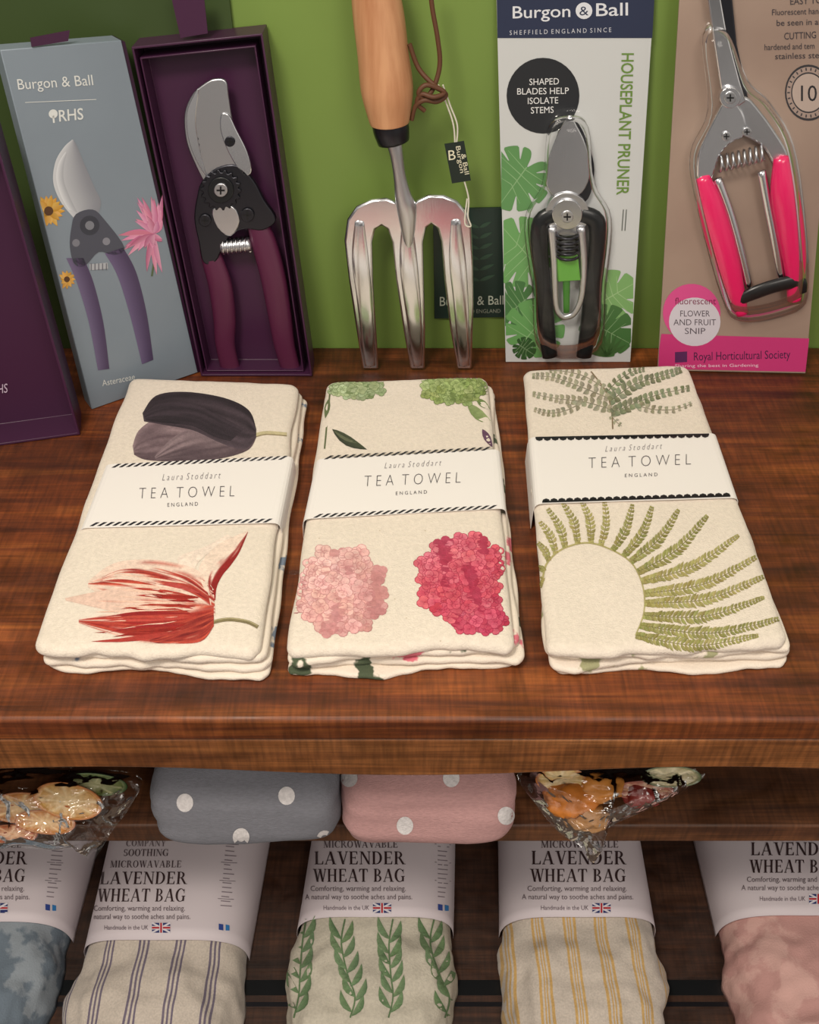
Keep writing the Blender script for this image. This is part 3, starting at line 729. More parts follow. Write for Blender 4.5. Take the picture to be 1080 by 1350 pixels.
tube_px('wooden_handle', [(486, -60, .0, 26), (493, -20, .0, 31), (499, 20, .0, 34), (505, 70, .002, 34), (509, 105, .003, 35), (511, 125, .004, 34), (513, 150, .005, 29), (514, 162, .006, 26)], s3, M_ash, fk, .95, 28, 6)
L0 = [(566, -30, .004), (570, 10, .004), (577, 50, .004), (580, 85, .004), (572, 115, .006), (560, 130, .008), (552, 122, .01), (562, 112, .01), (580, 118, .008), (588, 126, .006), (576, 134, .008), (560, 132, .01), (548, 140, .008), (543, 158, .006)]
wire_px('leather_cord', L0, s3, 3.4, M_leather, fk)
wire_px('leather_cord_2', [(540, 58, .004), (552, 90, .004), (572, 112, .008), (586, 122, .008), (572, 128, .012), (556, 124, .01), (550, 136, .008), (560, 146, .006)], s3, 3.2, M_leather, fk)
M_string = mat('elastic_string', (210, 205, 190), .7)
wire_px('tag_string', [(578, 112, .006), (590, 140, .003), (598, 165, .003), (600, 190, .003)], s3, 1.2, M_string, fk)
wire_px('tag_string_2', [(584, 112, .006), (594, 140, .003), (603, 165, .003), (602, 190, .003)], s3, 1.2, M_string, fk)
wire_px('tag_string_3', [(612, 238, .003), (618, 262, .003), (617, 285, .004), (621, 298, .004), (613, 294, .004), (616, 262, .003)], s3, 1.1, M_string, fk)
slab('swing_tag', [(586, 190), (612, 186), (621, 238), (596, 242)], s3, .004, .0008, mat('tag_green', (24, 36, 30), .5), fk, 0)
k = Ink(s3.off(.004)); k.text('Burgon', (601, 193), (607, 228), (607, 192), (220, 215, 190)); k.text('& Ball', (608, 203), (613, 230), (614, 202), (220, 215, 190)); k.text('B', (592, 211), (601, 210), (591, 198), (220, 215, 190)); k.build('tag_print', fk, M_ink)

wp = Plane((0, WALLY, 0), (0, -1, 0))
dc = empty('swing_card', (.05, WALLY, .1))
slab('card', [(571, 276), (664, 274), (664, 418), (573, 420)], wp, .0025, .002, mat('card_green', (30, 50, 44), .35), dc, 0)
k = Ink(wp.off(.0025)); k.text('Burgon & Ball', (580, 403), (664, 401), (580, 391), (190, 195, 180)); k.text('SHEFFIELD ENGLAND', (594, 413), (660, 412), (594, 408), (150, 155, 140))
for i in range(6): k.leaf((632, 300+i*14), (648+i, 292+i*14), 5, (50, 76, 60)); k.leaf((632, 300+i*14), (614, 294+i*14), 5, (50, 76, 60))
k.build('card_print', dc, M_ink)

# blister card : houseplant pruner
s4 = upright((667, 478), (832, 478), 4)
c4 = empty('blister_card', tuple(SH.M(750, 478)))
slab('backing_card', [(653, -70), (867, -70), (831, 477), (667, 477)], s4, 0, .0015, mat('white_card', (198, 200, 200), .35), c4, 0)
k = Ink(s4)
k.poly([(654, -60), (866, -60), (860, 50), (656, 50)], (38, 46, 72))
k.text('Burgon', (676, 24), (752, 22), (676, 8), (214, 216, 222), wt=.006); k.text('Ball', (786, 21), (828, 20), (786, 4), (214, 216, 222), wt=.006)
k.poly(circ(770, 14, 11, 20), (214, 216, 222), 1); k.text('&', (764, 20), (776, 20), (764, 8), (38, 46, 72), 3)
k.text('S H E F F I E L D  E N G L A N D  S I N C E', (672, 46), (806, 42), (672, 40), (190, 192, 200))
k.poly(circ(716, 126, 48, 36, 50), (34, 36, 40), 1)
for i, (t, a, b) in enumerate((('SHAPED', 698, 737), ('BLADES HELP', 682, 750), ('ISOLATE', 696, 736), ('STEMS', 700, 730))):
    k.text(t, (a, 112+i*12.5), (b, 111+i*12.5), (a, 103.5+i*12.5), (220, 220, 220))
k.text('HOUSEPLANT PRUNER', (820, 70), (813, 257), (836, 70), (104, 136, 62), wt=.012)
for i in range(2): k.line([(826-i*4, 276), (824-i*4, 304)], 1.2, (90, 95, 90))
def monstera(cx, cy, r, rot, col, lo=0, hi=9999, ly=1):
    """heart-shaped leaf with deep rounded lobes"""
    P = []; n_ = 140; lob = 5
    for i in range(n_+1):
        a = -math.pi+2*math.pi*i/n_; aa = abs(a)/math.pi
        rr = r*(1.0-.25*aa)*(1-.55*math.exp(-((aa-1)/.06)**2))
        ph = (aa*lob*1.0+.12) % 1
        if .06 < aa < .93 and ph < .16: rr *= .5+.1*math.sin(ph*20)
        elif ph < .26 or ph > .92: rr *= .95
        x = cx+rr*math.cos(a+rot); y = cy+rr*math.sin(a+rot)*.95
        P.append((max(lo, min(hi, x)), y))
    k.poly(P[:-1], col, ly)
    dx, dy = math.cos(rot), math.sin(rot); lt_ = mixc(col, (210, 226, 190), .4)
    k.line([(max(lo, cx-r*.3*dx), cy-r*.3*dy), (max(lo, min(hi, cx+r*.92*dx)), cy+r*.9*dy)], 1.5, lt_, ly+.5, .6)
    for i in range(1, 5):
        for s in (-1, 1):
            a = rot+s*(.35+.42*i); x0, y0 = cx+r*(.45-.17*i)*dx, cy+r*(.45-.17*i)*dy
            k.line([(max(lo, min(hi, x0)), y0), (max(lo, min(hi, cx+r*.72*math.cos(a))), cy+r*.7*math.sin(a))], 1.0, lt_, ly+.5, .4)
monstera(684, 232, 52, 2.3, (92, 140, 84), 661)
monstera(692, 335, 56, -2.4, (104, 156, 92), 664); monstera(684, 400, 38, 2.6, (66, 112, 62), 666, 9999, 2)
monstera(702, 436, 46, -.9, (100, 154, 88), 667, 9999, 3); monstera(690, 458, 18, .6, (48, 84, 42), 667, 832, 4)
monstera(804, 392, 42, -.5, (120, 164, 100), 0, 835); monstera(796, 434, 42, .5, (66, 108, 56), 0, 832, 2)
for i in range(9):
    a = -2.9+i*.3; k.leaf((800, 470), (800+30*math.cos(a), min(474, 470+34*math.sin(a))), 5, (62, 96, 50), 5)
k.build('card_print', c4, M_ink)
BL4 = [(722, 165), (750, 148), (776, 162), (786, 240), (808, 288), (800, 380), (788, 466), (712, 468), (700, 380), (690, 290), (714, 240)]
shell('blister', BL4, s4, .019, M_clear, c4)
p2 = empty('houseplant_pruner', tuple(s4.M(745, 470)))
slab('blade', [(751, 152), (735, 178), (722, 215), (722, 250), (744, 264), (768, 254), (779, 225), (772, 190), (760, 165)], s4, .008, .003, M_steel, p2, .0012, 4)
slab('blade_lower', [(744, 165), (760, 160), (776, 190), (784, 225), (776, 262), (756, 268), (765, 215)], s4, .0055, .003, M_dark, p2, .0006, 4)
disc('pivot_ring', (748, 283), 29, s4, .010, .006, M_steelb, p2); disc('pivot_cap', (748, 283), 20, s4, .012, .003, M_steel, p2); bolt('pivot_bolt', (748, 286), 8, s4, .013, p2, M_steelb)
tube_px('grip_left', [(734, 282, .007, 12), (714, 292, .008, 12), (711, 330, .009, 12), (714, 370, .009, 12), (719, 420, .009, 12), (725, 470, .009, 10)], s4, M_black, p2, .6)
tube_px('grip_right', [(764, 282, .007, 12), (786, 292, .008, 12), (788, 330, .009, 12), (783, 370, .009, 12), (778, 420, .009, 12), (770, 470, .009, 10)], s4, M_black, p2, .6)
tube_px('inner_left', [(728, 300, .011, 6), (731, 345, .011, 5), (733, 400, .011, 4), (740, 416, .011, 4), (748, 418, .011, 4), (758, 412, .011, 4), (767, 390, .011, 4), (770, 345, .011, 5), (766, 300, .011, 6)], s4, M_steelb, p2, .6)
spring('coil_spring', (748, 308), (748, 342), .010, 14, 5, 2, s4, M_dark, p2)
slab('clip', [(735, 340), (762, 336), (766, 370), (736, 372)], s4, .014, .004, mat('green_clip', (96, 160, 60), .4), p2, .0008)
tube_px('clip_post', [(747, 365, .011, 5), (747, 412, .011, 4)], s4, mat('green_clip2', (60, 120, 40), .4), p2, .6)

# blister card : flower snips
s5 = upright((868, 490), (1062, 494), 4)
c5 = empty('blister_card', tuple(SH.M(965, 492)))
KR = (160, 140, 130)
slab('backing_card', [(900, -70), (1112, -70), (1062, 492), (867, 488)], s5, 0, .0015, mat('kraft_card', (166, 144, 130), .35, col2=(146, 124, 112), vscale=6), c5, 0)
k = Ink(s5)
k.poly([(869, 462), (872, 440), (1067, 446), (1062, 490), (868, 486)], (200, 56, 120), 0)
k.poly(circ(912, 412, 38, 30, 38), (212, 78, 140), 1); k.poly(circ(916, 424, 34, 30, 32), (208, 202, 212), 2)
for i, (t, a, b) in enumerate((('FLOWER', 897, 936), ('AND FRUIT', 888, 944), ('SNIP', 903, 930))):
    k.text(t, (a, 417+i*11.5), (b, 417+i*11.5), (a, 409+i*11.5), (80, 70, 80), 3)
k.text('fluorescent', (890, 401), (944, 401), (890, 392), (120, 30, 70), 3)
k.text('Royal Horticultural Society', (915, 475), (1042, 472), (915, 464), (70, 30, 70), 3); k.text('Sharing the best in Gardening', (890, 484), (1000, 483), (890, 480), (240, 200, 220), 3); k.poly([(890, 464), (906, 463), (906, 477), (890, 478)], (90, 40, 90), 2)
for t, x, y in (('EASY TO', 1042, 6), ('Fluorescent hand', 1018, 20), ('be seen in any', 1024, 34), ('CUTTING', 1034, 52), ('hardened and tem', 1008, 66), ('stainless steel', 1022, 78)):
    k.text(t, (x, y), (x+(66 if t != 'EASY TO' and t != 'CUTTING' else 42), y-2), (x, y-9 if t.isupper() else y-8), (60, 54, 60), 3)
k.poly(circ(1066, 122, 31, 36, 37), (52, 50, 54), 1); k.poly(circ(1066, 122, 29, 36, 34), KR, 2); k.poly(circ(1066, 122, 23, 36, 27), (52, 50, 54), 3); k.poly(circ(1066, 122, 21.5, 36, 25), (178, 160, 150), 4)
k.text('10', (1056, 133), (1077, 133), (1056, 112), (40, 38, 42), 6)
for i in range(26):
    a = 2*math.pi*i/26; k.line([(1066+24.5*math.cos(a), 122+29*math.sin(a)), (1066+28*math.cos(a), 122+33*math.sin(a))], 1.8, (60, 56, 60), 3)
k.build('card_print', c5, M_ink)
shell('blister', [(925, 40), (958, 30), (985, 100), (1016, 132), (1048, 190), (1064, 300), (1066, 392), (1044, 416), (976, 428), (950, 395), (914, 262), (908, 200), (932, 140)], s5, .020, M_clear, c5)
p3 = empty('flower_snips', tuple(s5.M(1000, 420)))
slab('blade_1', [(928, -40), (944, -40), (958, 40), (976, 108), (984, 134), (966, 146), (952, 128), (942, 60)], s5, .009, .003, M_steel, p3, .001)
slab('blade_2', [(944, -40), (962, -40), (972, 60), (984, 112), (988, 140), (962, 142), (955, 90)], s5, .006, .003, M_dark, p3, .001)
slab('arm_left', [(958, 132), (946, 150), (930, 182), (920, 208), (920, 240), (938, 238), (950, 205), (966, 188), (982, 180), (984, 160), (975, 140)], s5, .010, .005, M_steel, p3, .0015, 3)
slab('arm_right', [(962, 140), (984, 128), (1004, 148), (1024, 176), (1038, 200), (1040, 220), (1024, 222), (1008, 196), (990, 184), (970, 172)], s5, .008, .005, M_steelb, p3, .0015, 3)
disc('pivot', (963, 129), 14, s5, .0125, .006, M_steel, p3); bolt('pivot_bolt', (963, 129), 8, s5, .0135, p3, M_steelb)
bolt('rivet', (958, 180), 6, s5, .0115, p3, M_steelb); bolt('rivet_2', (985, 174), 6, s5, .0115, p3, M_steelb)
spring('coil_spring', (948, 216), (1008, 202), .009, 10, 8, 1.8, s5, M_steelb, p3)
tube_px('grip_left', [(926, 234, .009, 10), (936, 268, .010, 16), (948, 310, .010, 18), (960, 350, .010, 16), (970, 385, .010, 12), (979, 414, .010, 8)], s5, M_pink, p3, .7)
tube_px('grip_right', [(1030, 208, .009, 10), (1034, 250, .010, 18), (1042, 300, .010, 18), (1048, 345, .010, 15), (1048, 375, .010, 11), (1047, 396, .010, 9)], s5, M_pink, p3, .7)
tube_px('inner_left', [(946, 236, .008, 6), (962, 280, .008, 6), (976, 330, .008, 6), (988, 378, .008, 5)], s5, M_steel, p3, .8)
tube_px('inner_right', [(1004, 226, .008, 6), (1012, 270, .008, 6), (1022, 320, .008, 6), (1030, 366, .008, 5)], s5, M_steel, p3, .8)
tube_px('strap', [(974, 396, .012, 8), (995, 386, .013, 10), (1025, 376, .013, 10), (1052, 372, .012, 10), (1056, 386, .011, 8)], s5, M_black, p3, .5)

# ================================================================== MIDDLE SHELF
def pouch(px_c, col, dots, half, name='polka_dot_pouch', seed=0):
    cx = px_c; cy, cz = .437, -.1655; hx, hy, hz = half, .0655, .036
    e = empty(name, (cx, cy, -.2)); vs = []; fs = []; nu, nv = 96, 48; ex = 6.5
    def sp(v, p): return math.copysign(abs(v)**p, v)
    for j in range(nv+1):
        ph = -math.pi/2+math.pi*j/nv
        for i in range(nu):
            a = 2*math.pi*i/nu
            x = sp(math.cos(ph), 2/5.5)*sp(math.cos(a), 2/ex)*hx; y = sp(math.cos(ph), 2/3.2)*sp(math.sin(a), 2/ex)*hy; z = sp(math.sin(ph), 2/3.2)*hz
            if y < 0: y *= 1-.16*(1+z/hz)/2   # front face slopes back
            nz_ = noise.noise(Vector((x*22+seed, y*22, z*30)))*.003+noise.noise(Vector((x*14+seed, y*60, z*90)))*.0026
            if z < -hz*.9: nz_ = -abs(nz_)*.3
            l = math.sqrt(x*x+y*y+z*z) or 1; f = 1+nz_/l
            vs.append((cx+x*f, cy+y*f, max(-.2, cz+z*f) if y > -.04 else cz+z*f))
    for j in range(nv):
        for i in range(nu): fs.append((j*nu+i, j*nu+(i+1) % nu, (j+1)*nu+(i+1) % nu, (j+1)*nu+i))
    m = mat(name+str(seed), col, .92, bump=.6, bscale=500, var=.14, vscale=260, stretch=(1, 3, 3))
    mesh('cloth_body', vs, fs, m, e, True)
    sk = Skin(BVHTree.FromPolygons([Vector(v) for v in vs], fs))
    k = Ink(sk, .0005)
    for x, y in dots:
        c = circ(x, y, 11, 18, 12); inn = circ(x, y, 5.5, 18, 6)
        P = c+inn+[(x, y)]; T = [(i, (i+1) % 18, 18+(i+1) % 18, 18+i) for i in range(18)]+[(18+i, 18+(i+1) % 18, 36) for i in range(18)]
        k.tri(P, T, (220, 214, 214), 0)
    k.build('dots', e, M_inkf)
pouch(-.1235, (128, 128, 136), [(244, 1058), (378, 1049), (318, 1103), (428, 1106)], .0705, seed=1)
pouch(.0145, (200, 154, 152), [(461, 1026), (595, 1026), (534, 1088), (667, 1075)], .0655, seed=5)

FPn = Plane((0, .405, -.170), (0, -.62, .78))
M_fruit = inkmat('dried_fruit', .35, .6, 220, .1)
def fruit_slice(name, c, rpx, surf, off, parent, rind, flesh, rot=0, sq=.8, tilt=0):
    n_ = 40; cx, cy = c; pl = surf.off(off); th = .0022
    def PX(r, a):
        x = r*math.cos(a); y = r*sq*math.sin(a); return (cx+x*math.cos(tilt)-y*math.sin(tilt), cy+x*math.sin(tilt)+y*math.cos(tilt))
    rings = [0, .12, .82, .9, 1.0]; vs = [pl.M(cx, cy)]; cl = [lin(mixc(flesh, (255, 240, 200), .4))]; fs = []
    for ri, r in enumerate(rings[1:]):
        for i in range(n_):
            a = 2*math.pi*i/n_+rot; vs.append(pl.M(*PX(r*rpx, a), .0012*math.sin(a*3)*r+(.001 if r >= .9 else 0)))
            seg = i % 5 == 0
            cc = rind if r >= 1 else mixc(rind, (250, 230, 190), .4) if r >= .9 else (mixc(flesh, (250, 235, 200), .6) if seg or r < .2 else jit(flesh, 14))
            cl.append(lin(cc))
    for i in range(n_): fs.append((0, 1+i, 1+(i+1) % n_))
    for q in range(3):
        for i in range(n_): fs.append((1+q*n_+i, 1+q*n_+(i+1) % n_, 1+(q+1)*n_+(i+1) % n_, 1+(q+1)*n_+i))
    b = len(vs)
    for i in range(n_): vs.append(vs[1+3*n_+i]-pl.n*th); cl.append(lin(rind))
    for i in range(n_): fs.append((1+3*n_+i, 1+3*n_+(i+1) % n_, b+(i+1) % n_, b+i))
    fs.append(tuple(range(b, b+n_)))
    me = bpy.data.meshes.new(name); me.from_pydata([tuple(v) for v in vs], [], fs)
    a = me.color_attributes.new('Col', 'FLOAT_COLOR', 'POINT')
    for i, c_ in enumerate(cl): a.data[i].color = c_
    me.materials.append(M_fruit); o = bpy.data.objects.new(name, me); COL.objects.link(o); adopt(o, parent)
def cello(name, outline, h, surf, parent, seed=0):
    P = catmull(outline, 10, True); n_ = len(P); c = (sum(p[0] for p in P)/n_, sum(p[1] for p in P)/n_)
    R_ = 36; vs = [surf.M(*c, h)]; fs = []
    for r in range(1, R_+1):
        t = r/R_
        for i, p in enumerate(P):
            x = c[0]+(p[0]-c[0])*t; y = c[1]+(p[1]-c[1])*t
            a = Vector((x*.02, y*.02, seed)); rg = abs(noise.noise(a))*.012+abs(noise.noise(a*2.6))*.008+abs(noise.noise(a*6))*.003
            vs.append(surf.M(x, y, max(-.002, h*(1-t**4)-rg*(.35+.65*t)+.004*t*noise.noise(a*3))))
    for i in range(n_): fs.append((0, 1+i, 1+(i+1) % n_))
    for r in range(R_-1):
        for i in range(n_): fs.append((1+r*n_+i, 1+r*n_+(i+1) % n_, 1+(r+1)*n_+(i+1) % n_, 1+(r+1)*n_+i))
    mesh(name, vs, fs, M_cello, parent, True)
bL = empty('dried_fruit_bag', (-.27, .41, -.2))
fruit_slice('orange_slice', (28, 1065), 42, FPn, .0, bL, (150, 74, 20), (176, 112, 44), .2, .5)
fruit_slice('orange_slice_2', (90, 1056), 46, FPn, .009, bL, (176, 96, 26), (206, 156, 88), .5, .52, .2)
fruit_slice('orange_slice_3', (60, 1084), 40, FPn, .004, bL, (150, 74, 20), (180, 114, 48), .9, .4, .1)
fruit_slice('lime_slice', (126, 1034), 42, FPn, .003, bL, (50, 84, 36), (104, 118, 60), .1, .35, .1)
fruit_slice('red_slice', (16, 1100), 34, FPn, .001, bL, (130, 54, 22), (156, 74, 36), .1, .4)
cello('cellophane', [(-40, 1020), (60, 1012), (150, 1016), (186, 1028), (170, 1065), (146, 1098), (120, 1136), (100, 1120), (70, 1122), (20, 1118), (-40, 1118)], .022, FPn, bL, 1)
bR = empty('dried_fruit_bag', (.17, .41, -.2))
fruit_slice('lime_slice', (885, 1024), 40, FPn, .004, bR, (76, 92, 60), (190, 178, 140), .1, .36)
fruit_slice('red_slice', (848, 1042), 40, FPn, .001, bR, (140, 50, 40), (170, 98, 76), .1, .32)
fruit_slice('apple_slice', (740, 1028), 34, FPn, .006, bR, (180, 100, 44), (220, 184, 120), .1, .5)
def chunk(name, c, r, surf, off, parent, col, seed):
    pl = surf.off(off); s_ = pl.sc(*c); p0 = pl.M(*c)
    bm = bmesh.new(); bmesh.ops.create_icosphere(bm, subdivisions=4, radius=1)
    for v in bm.verts:
        d = 1+.35*noise.noise(v.co*1.3+Vector((seed, 0, 0)))+.12*noise.noise(v.co*4+Vector((seed, 0, 0)))
        v.co = Vector((v.co.x*r*s_, v.co.y*r*s_*.7, v.co.z*r*s_*.45))*d+p0
    me = bpy.data.meshes.new(name); bm.to_mesh(me); bm.free(); me.materials.append(mat(name, col, .4, bump=.5, bscale=150, var=.3, vscale=60))
    for p in me.polygons: p.use_smooth = True
    o = bpy.data.objects.new(name, me); COL.objects.link(o); adopt(o, parent)
chunk('dried_peel', (752, 1050), 38, FPn, .004, bR, (222, 134, 54), 1); chunk('dried_peel_2', (790, 1038), 30, FPn, .004, bR, (224, 148, 70), 4)
chunk('dried_peel_3', (772, 1076), 32, FPn, .002, bR, (196, 142, 86), 7); chunk('dried_petal', (845, 1048), 24, FPn, .0, bR, (150, 56, 50), 9)
cello('cellophane', [(684, 1018), (760, 1010), (860, 1010), (930, 1018), (900, 1045), (850, 1070), (800, 1095), (784, 1138), (765, 1116), (738, 1098), (710, 1065)], .022, FPn, bR, 4)

# ================================================================== WHEAT BAGS
def stripemat(name, base, stops, freq, x0):
    m, nt, b = mk(name); N = nt.nodes; L = nt.links; setp(b, Roughness=.92, Sheen_Weight=.2)
    tc = N.new('ShaderNodeTexCoord')
    nw = N.new('ShaderNodeTexNoise'); nw.inputs['Scale'].default_value = 14; L.new(tc.outputs['Object'], nw.inputs[0])
    sx = N.new('ShaderNodeSeparateXYZ'); L.new(tc.outputs['Object'], sx.inputs[0])
    wm = N.new('ShaderNodeMath'); wm.operation = 'MULTIPLY_ADD'; wm.inputs[1].default_value = .010; L.new(nw.outputs[0], wm.inputs[0]); L.new(sx.outputs[0], wm.inputs[2])
    a = N.new('ShaderNodeMath'); a.operation = 'SUBTRACT'; a.inputs[1].default_value = x0+.005-5/freq; L.new(wm.outputs[0], a.inputs[0])
    mu = N.new('ShaderNodeMath'); mu.operation = 'MULTIPLY'; mu.inputs[1].default_value = freq; L.new(a.outputs[0], mu.inputs[0])
    fr = N.new('ShaderNodeMath'); fr.operation = 'FRACT'; L.new(mu.outputs[0], fr.inputs[0])
    r = N.new('ShaderNodeValToRGB'); r.color_ramp.interpolation = 'CONSTANT'; e = r.color_ramp.elements
    e[0].position = 0; e[0].color = lin(base); e[1].position = stops[0][0]; e[1].color = lin(stops[0][1])
    for p, c in stops[1:]: q = e.new(p); q.color = lin(c)
    L.new(fr.outputs[0], r.inputs[0])
    n_ = N.new('ShaderNodeTexNoise'); n_.inputs['Scale'].default_value = 600; L.new(tc.outputs['Object'], n_.inputs[0])
    mr = N.new('ShaderNodeMapRange'); mr.inputs[3].default_value = .68; mr.inputs[4].default_value = 1.2; L.new(n_.outputs[0], mr.inputs[0])
    mx = N.new('ShaderNodeMix'); mx.data_type = 'RGBA'; mx.blend_type = 'MULTIPLY'; mx.inputs[0].default_value = 1
    L.new(r.outputs[0], mx.inputs[6]); L.new(mr.outputs[0], mx.inputs[7]); L.new(mx.outputs[2], b.inputs['Base Color'])
    u = N.new('ShaderNodeBump'); u.inputs['Strength'].default_value = .4; u.inputs['Distance'].default_value = .001; L.new(n_.outputs[0], u.inputs['Height']); L.new(u.outputs[0], b.inputs['Normal'])
    return m
ZB = -.46
def wheatbag(cx, half, yl, m, texts, seed, cxb=None, halfb=None, yf=.296):
    """cx/half at sleeve mouth, cxb/halfb 0.09 m further back"""
    e = empty('wheat_bag', (cx, .45, ZB)); H = .058
    cxb = cx if cxb is None else cxb; halfb = halfb or half
    yb = .60; nv = 90; nu = 64; vs = []; fs = []
    CX = lambda y: cx+(cxb-cx)*(y-yl)/.09
    HF = lambda y: half+(halfb-half)*max(0, (y-yl))/.09
    def sect(y, a, h, cxx, jitter=True):
        o = []
        for i in range(nu+1):
            t = math.pi*i/nu; c, s = math.cos(t), math.sin(t)
            x = math.copysign(abs(c)**(2/2.8), c)*a; z = abs(s)**(2/2.6)*h
            if jitter:
                am = min(1, max(0, (yl+.01-y)/.025)); q = Vector((x*28+seed*9, y*30, z*20))
                nz_ = (noise.noise(q)*.0065+noise.noise(q*2.6)*.0028-abs(noise.noise(Vector((x*60+seed*5, y*14, z*30))))*.004)*am; x += nz_*c; z += nz_*s
            o.append(Vector((cxx+x, y, ZB+max(0, z))))
        return o
    rows = []
    for j in range(nv+1):
        y = yf+(yb-yf)*(j/nv)**1.5
        d = y-yf; en = math.sqrt(max(0, 1-(1-min(d/.03, 1))**2)); bulge = .007*math.exp(-((y-(yl-.045))/.035)**2)
        a = (HF(y)-.003+bulge)*(.6+.4*en); h = (H-.002+bulge*.6)*(en*.93+.07)
        rows.append(sect(y, a, h, CX(y)))
    for r in rows: vs += r
    K = nu+1
    for j in range(nv):
        for i in range(nu): fs.append((j*K+i, j*K+i+1, (j+1)*K+i+1, (j+1)*K+i))
        fs.append((j*K, (j+1)*K, (j+1)*K+nu, j*K+nu))
    fs.append(tuple(range(K))); fs.append(tuple(range(nv*K, nv*K+K)))
    mesh('bag_body', vs, fs, m, e, True)
    v2 = []; f2 = []; ns = 16
    for j in range(ns+1):
        y = yl+(yb-yl)*j/ns
        o = sect(y, HF(y)+.0008, H+.0012, CX(y), False)
        if j < 3: o = [p+Vector((0, .006*(abs((p.x-cx)/half)**2)*(3-j)/3, 0)) for p in o]
        v2 += o
    for j in range(ns):
        for i in range(nu): f2.append((j*K+i, j*K+i+1, (j+1)*K+i+1, (j+1)*K+i))
    o = mesh('card_sleeve', v2, f2, M_label, e, True)
    so = o.modifiers.new('s', 'SOLIDIFY'); so.thickness = .0004; so.offset = -1
    allv = [Vector(v) for v in vs]+[Vector(v) for v in v2]; b = len(vs); allf = fs+[tuple(b+i for i in f) for f in f2]
    sk = Skin(BVHTree.FromPolygons(allv, allf))
    k = Ink(sk, .0006); texts(k); k.build('sleeve_print', e, M_ink)
    return e, sk
TD = (60, 42, 44)
def labeltext(yL, x0, x1, side=34, slant=0):
    def f(k):
        w = x1-x0; c = (x0+x1)/2; s = w/120.
        def srf(t, a, b, y, h, col=TD):
            ax = a-(y-yL)*slant; bx = b-(y-yL)*slant; k.serif(t, (ax, y), (bx, y), (ax+h*slant, y-h), col)
        def tx(t, a, b, y, h, col=(96, 82, 88)):
            ax = a-(y-yL)*slant; bx = b-(y-yL)*slant; k.text(t, (ax, y), (bx, y), (ax, y-h), col)
        srf('LAVENDER', x0, x1, yL, 17*s); srf('WHEAT BAG', c-.5*w-2, c+.5*w, yL+23, 17)
        srf('MICROWAVABLE', c-.40*w, c+.42*w, yL-22, 9, (90, 74, 78))
        srf('SOOTHING', c-.26*w, c+.26*w, yL-37, 9, (90, 74, 78)); srf('COMPANY', c-.24*w, c+.22*w, yL-50, 8, (110, 94, 98))
        tx('Comforting, warming and relaxing.', c-.54*w, c+.5*w, yL+35, 7)
        tx('A natural way to soothe aches and pains.', c-.60*w, c+.57*w, yL+46, 7)
        tx('Handmade in the UK', c-.40*w, c+.1*w, yL+60, 6, (110, 96, 104))
        fx, fy = c+.14*w-56*slant, yL+51
        k.poly([(fx, fy), (fx+24, fy), (fx+24, fy+13), (fx, fy+13)], (44, 54, 110), 1)
        k.line([(fx, fy), (fx+24, fy+13)], 2.4, (220, 214, 220), 2); k.line([(fx, fy+13), (fx+24, fy)], 2.4, (220, 214, 220), 2)
        k.line([(fx, fy+6.5), (fx+24, fy+6.5)], 4.6, (220, 214, 220), 3); k.line([(fx+12, fy), (fx+12, fy+13)], 4.6, (220, 214, 220), 3)
        k.line([(fx, fy+6.5), (fx+24, fy+6.5)], 2.4, (180, 40, 50), 4); k.line([(fx+12, fy), (fx+12, fy+13)], 2.4, (180, 40, 50), 4)
        if side:
            for i in range(14):
                yy = 1116+i*6; xx = x1+side-(yy-yL)*slant
                if yy < yL+44:
                    k.line([(xx, yy), (xx+random.uniform(8, 15), yy+1)], 1.3, (140, 128, 136), 1)
                    if i % 4 == 0: k.line([(xx-4, yy-3), (xx+17, yy-2)], .8, (120, 108, 116), 1)
            xx = x1+side-54*slant
            k.poly([(xx, yL+52), (xx+6, yL+53), (xx+6, yL+61), (xx, yL+60)], (50, 70, 140), 1); k.poly([(xx+9, yL+53), (xx+14, yL+54), (xx+14, yL+61), (xx+9, yL+61)], (50, 120, 180), 1)
    return f
linen = (198, 186, 174)
PU = (112, 101, 118); YE = (198, 160, 98)
m1 = stripemat('purple_ticking', linen, [(.30, PU), (.36, linen), (.42, PU), (.48, linen), (.54, PU), (.60, linen)], 31, -.226)
m3 = stripemat('yellow_ticking', linen, [(.28, YE), (.36, linen), (.42, YE), (.46, linen), (.50, YE), (.54, linen), (.60, YE), (.68, linen)], 34, .165)
m2 = mat('leaf_linen', (196, 188, 172), .92, bump=.5, bscale=600, var=.14, vscale=400)
m0 = mat('blue_damask', (104, 116, 128), .92, bump=.5, bscale=600, col2=(140, 148, 156), vscale=40, lo=.47, hi=.53)
m4 = mat('pink_damask', (204, 162, 154), .92, bump=.5, bscale=600, col2=(190, 144, 138), vscale=34, lo=.47, hi=.53)
wheatbag(-.398, .070, .415, m0, labeltext(1140, -84, 36, 30, .12), 0, -.394, .067)
wheatbag(-.232, .0775, .398, m1, labeltext(1166, 132, 247, 46, .09), 1, -.2300, .0805)
e2, sk2 = wheatbag(-.0335, .0755, .4195, m2, labeltext(1140, 415, 535, 42), 2, -.028, .0745, yf=.308)
wheatbag(.163, .075, .4195, m3, labeltext(1140, 701, 826, 30), 3, .166, .073)
wheatbag(.376, .076, .421, m4, labeltext(1128, 990, 1110, 0), 4)
k = Ink(sk2, .0006); gl = (92, 118, 80)
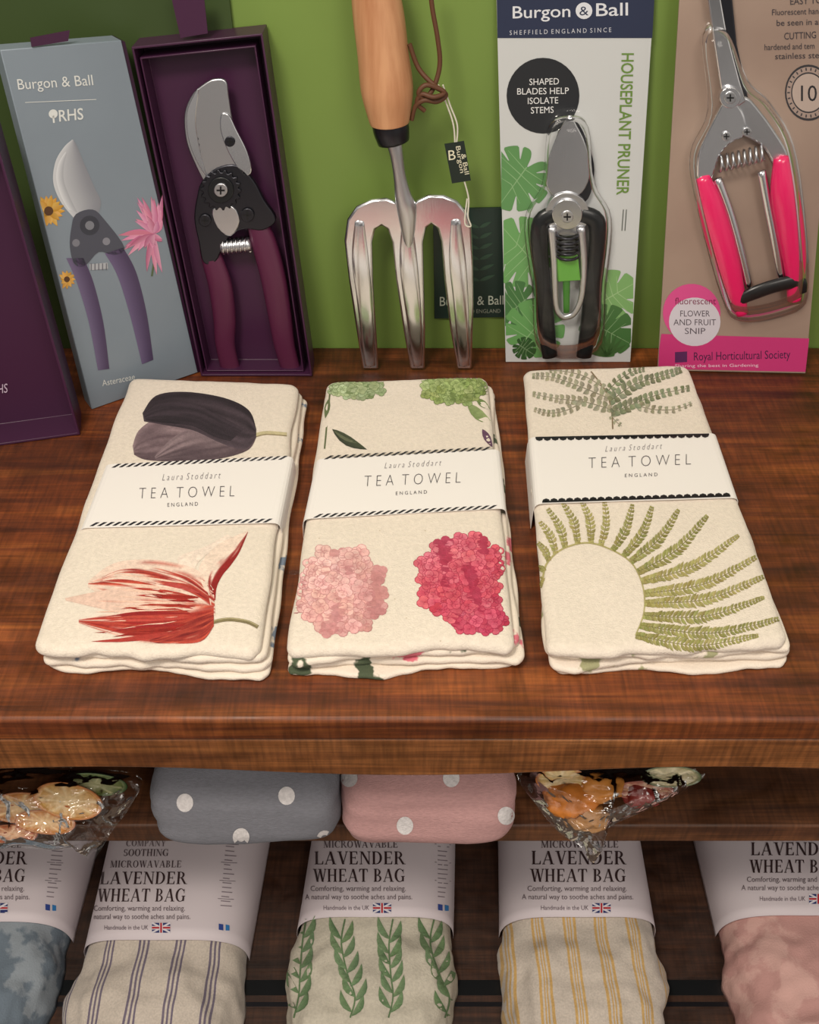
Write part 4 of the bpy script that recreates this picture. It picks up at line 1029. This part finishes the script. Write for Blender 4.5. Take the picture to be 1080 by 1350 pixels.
for sx_, x1_, o_ in ((404, 388, 0), (455, 462, 6), (518, 512, 2), (572, 586, 8)):
    pts = catmull([(sx_, 1212), (sx_-5, 1245), ((sx_+x1_)/2, 1285), (x1_+6, 1315), (x1_, 1342)], 6); k.line(pts, 2, gl, 1)
    for i in range(1, 8):
        y = 1216+i*19+o_*.5; p = min(pts, key=lambda q: abs(q[1]-y))
        if y > 1348: continue
        for s, w_ in ((-1, 9), (1, 9)):
            yb_ = p[1]+(5 if s > 0 else 0)
            k.leaf((p[0], yb_), (p[0]+s*15, yb_-30), w_, jit(gl, 12), 2+(s > 0), 4*s, jit((112, 136, 98), 8))
k.build('leaf_print', e2, M_inkf)

# ================================================================== LIGHT
w = bpy.data.worlds.new('world'); sc.world = w; w.use_nodes = True
nt = w.node_tree; N = nt.nodes; L = nt.links; bg = N['Background']
tc = N.new('ShaderNodeTexCoord'); sx = N.new('ShaderNodeSeparateXYZ'); L.new(tc.outputs['Generated'], sx.inputs[0])
r = N.new('ShaderNodeValToRGB'); e = r.color_ramp.elements; e[0].position = .2; e[0].color = (.16, .14, .12, 1); e[1].position = .95; e[1].color = (1.0, .92, .82, 1)
q = e.new(.5); q.color = (.40, .37, .34, 1)
mr = N.new('ShaderNodeMapRange'); mr.inputs[1].default_value = -1; mr.inputs[2].default_value = 1; L.new(sx.outputs[2], mr.inputs[0]); L.new(mr.outputs[0], r.inputs[0])
nz = N.new('ShaderNodeTexNoise'); nz.inputs['Scale'].default_value = 3.2; nz.inputs['Detail'].default_value = 2; L.new(tc.outputs['Generated'], nz.inputs[0])
m2_ = N.new('ShaderNodeMapRange'); m2_.inputs[1].default_value = .40; m2_.inputs[2].default_value = .60; m2_.inputs[3].default_value = .25; m2_.inputs[4].default_value = 2.1; L.new(nz.outputs[0], m2_.inputs[0])
mx = N.new('ShaderNodeMix'); mx.data_type = 'RGBA'; mx.blend_type = 'MULTIPLY'; mx.inputs[0].default_value = 1; L.new(r.outputs[0], mx.inputs[6]); L.new(m2_.outputs[0], mx.inputs[7])
L.new(mx.outputs[2], bg.inputs[0]); bg.inputs[1].default_value = .64
def area(name, loc, tgt, size, en, col):
    l = bpy.data.lights.new(name, 'AREA'); l.energy = en; l.size = size; l.color = col
    o = bpy.data.objects.new(name, l); o.location = loc; COL.objects.link(o)
    o.rotation_euler = (Vector(tgt)-Vector(loc)).to_track_quat('-Z', 'Y').to_euler(); return o
area('ceiling_or_fill_lamp', (-.32, .0, 1.05), (0, .40, 0), .26, 9.2, (1, .92, .80))
area('ceiling_or_fill_lamp', (.5, -.7, 1.1), (0, .45, -.2), .5, 6.3, (1, .93, .84))  # added front fill light, stands for no real ceiling fitting
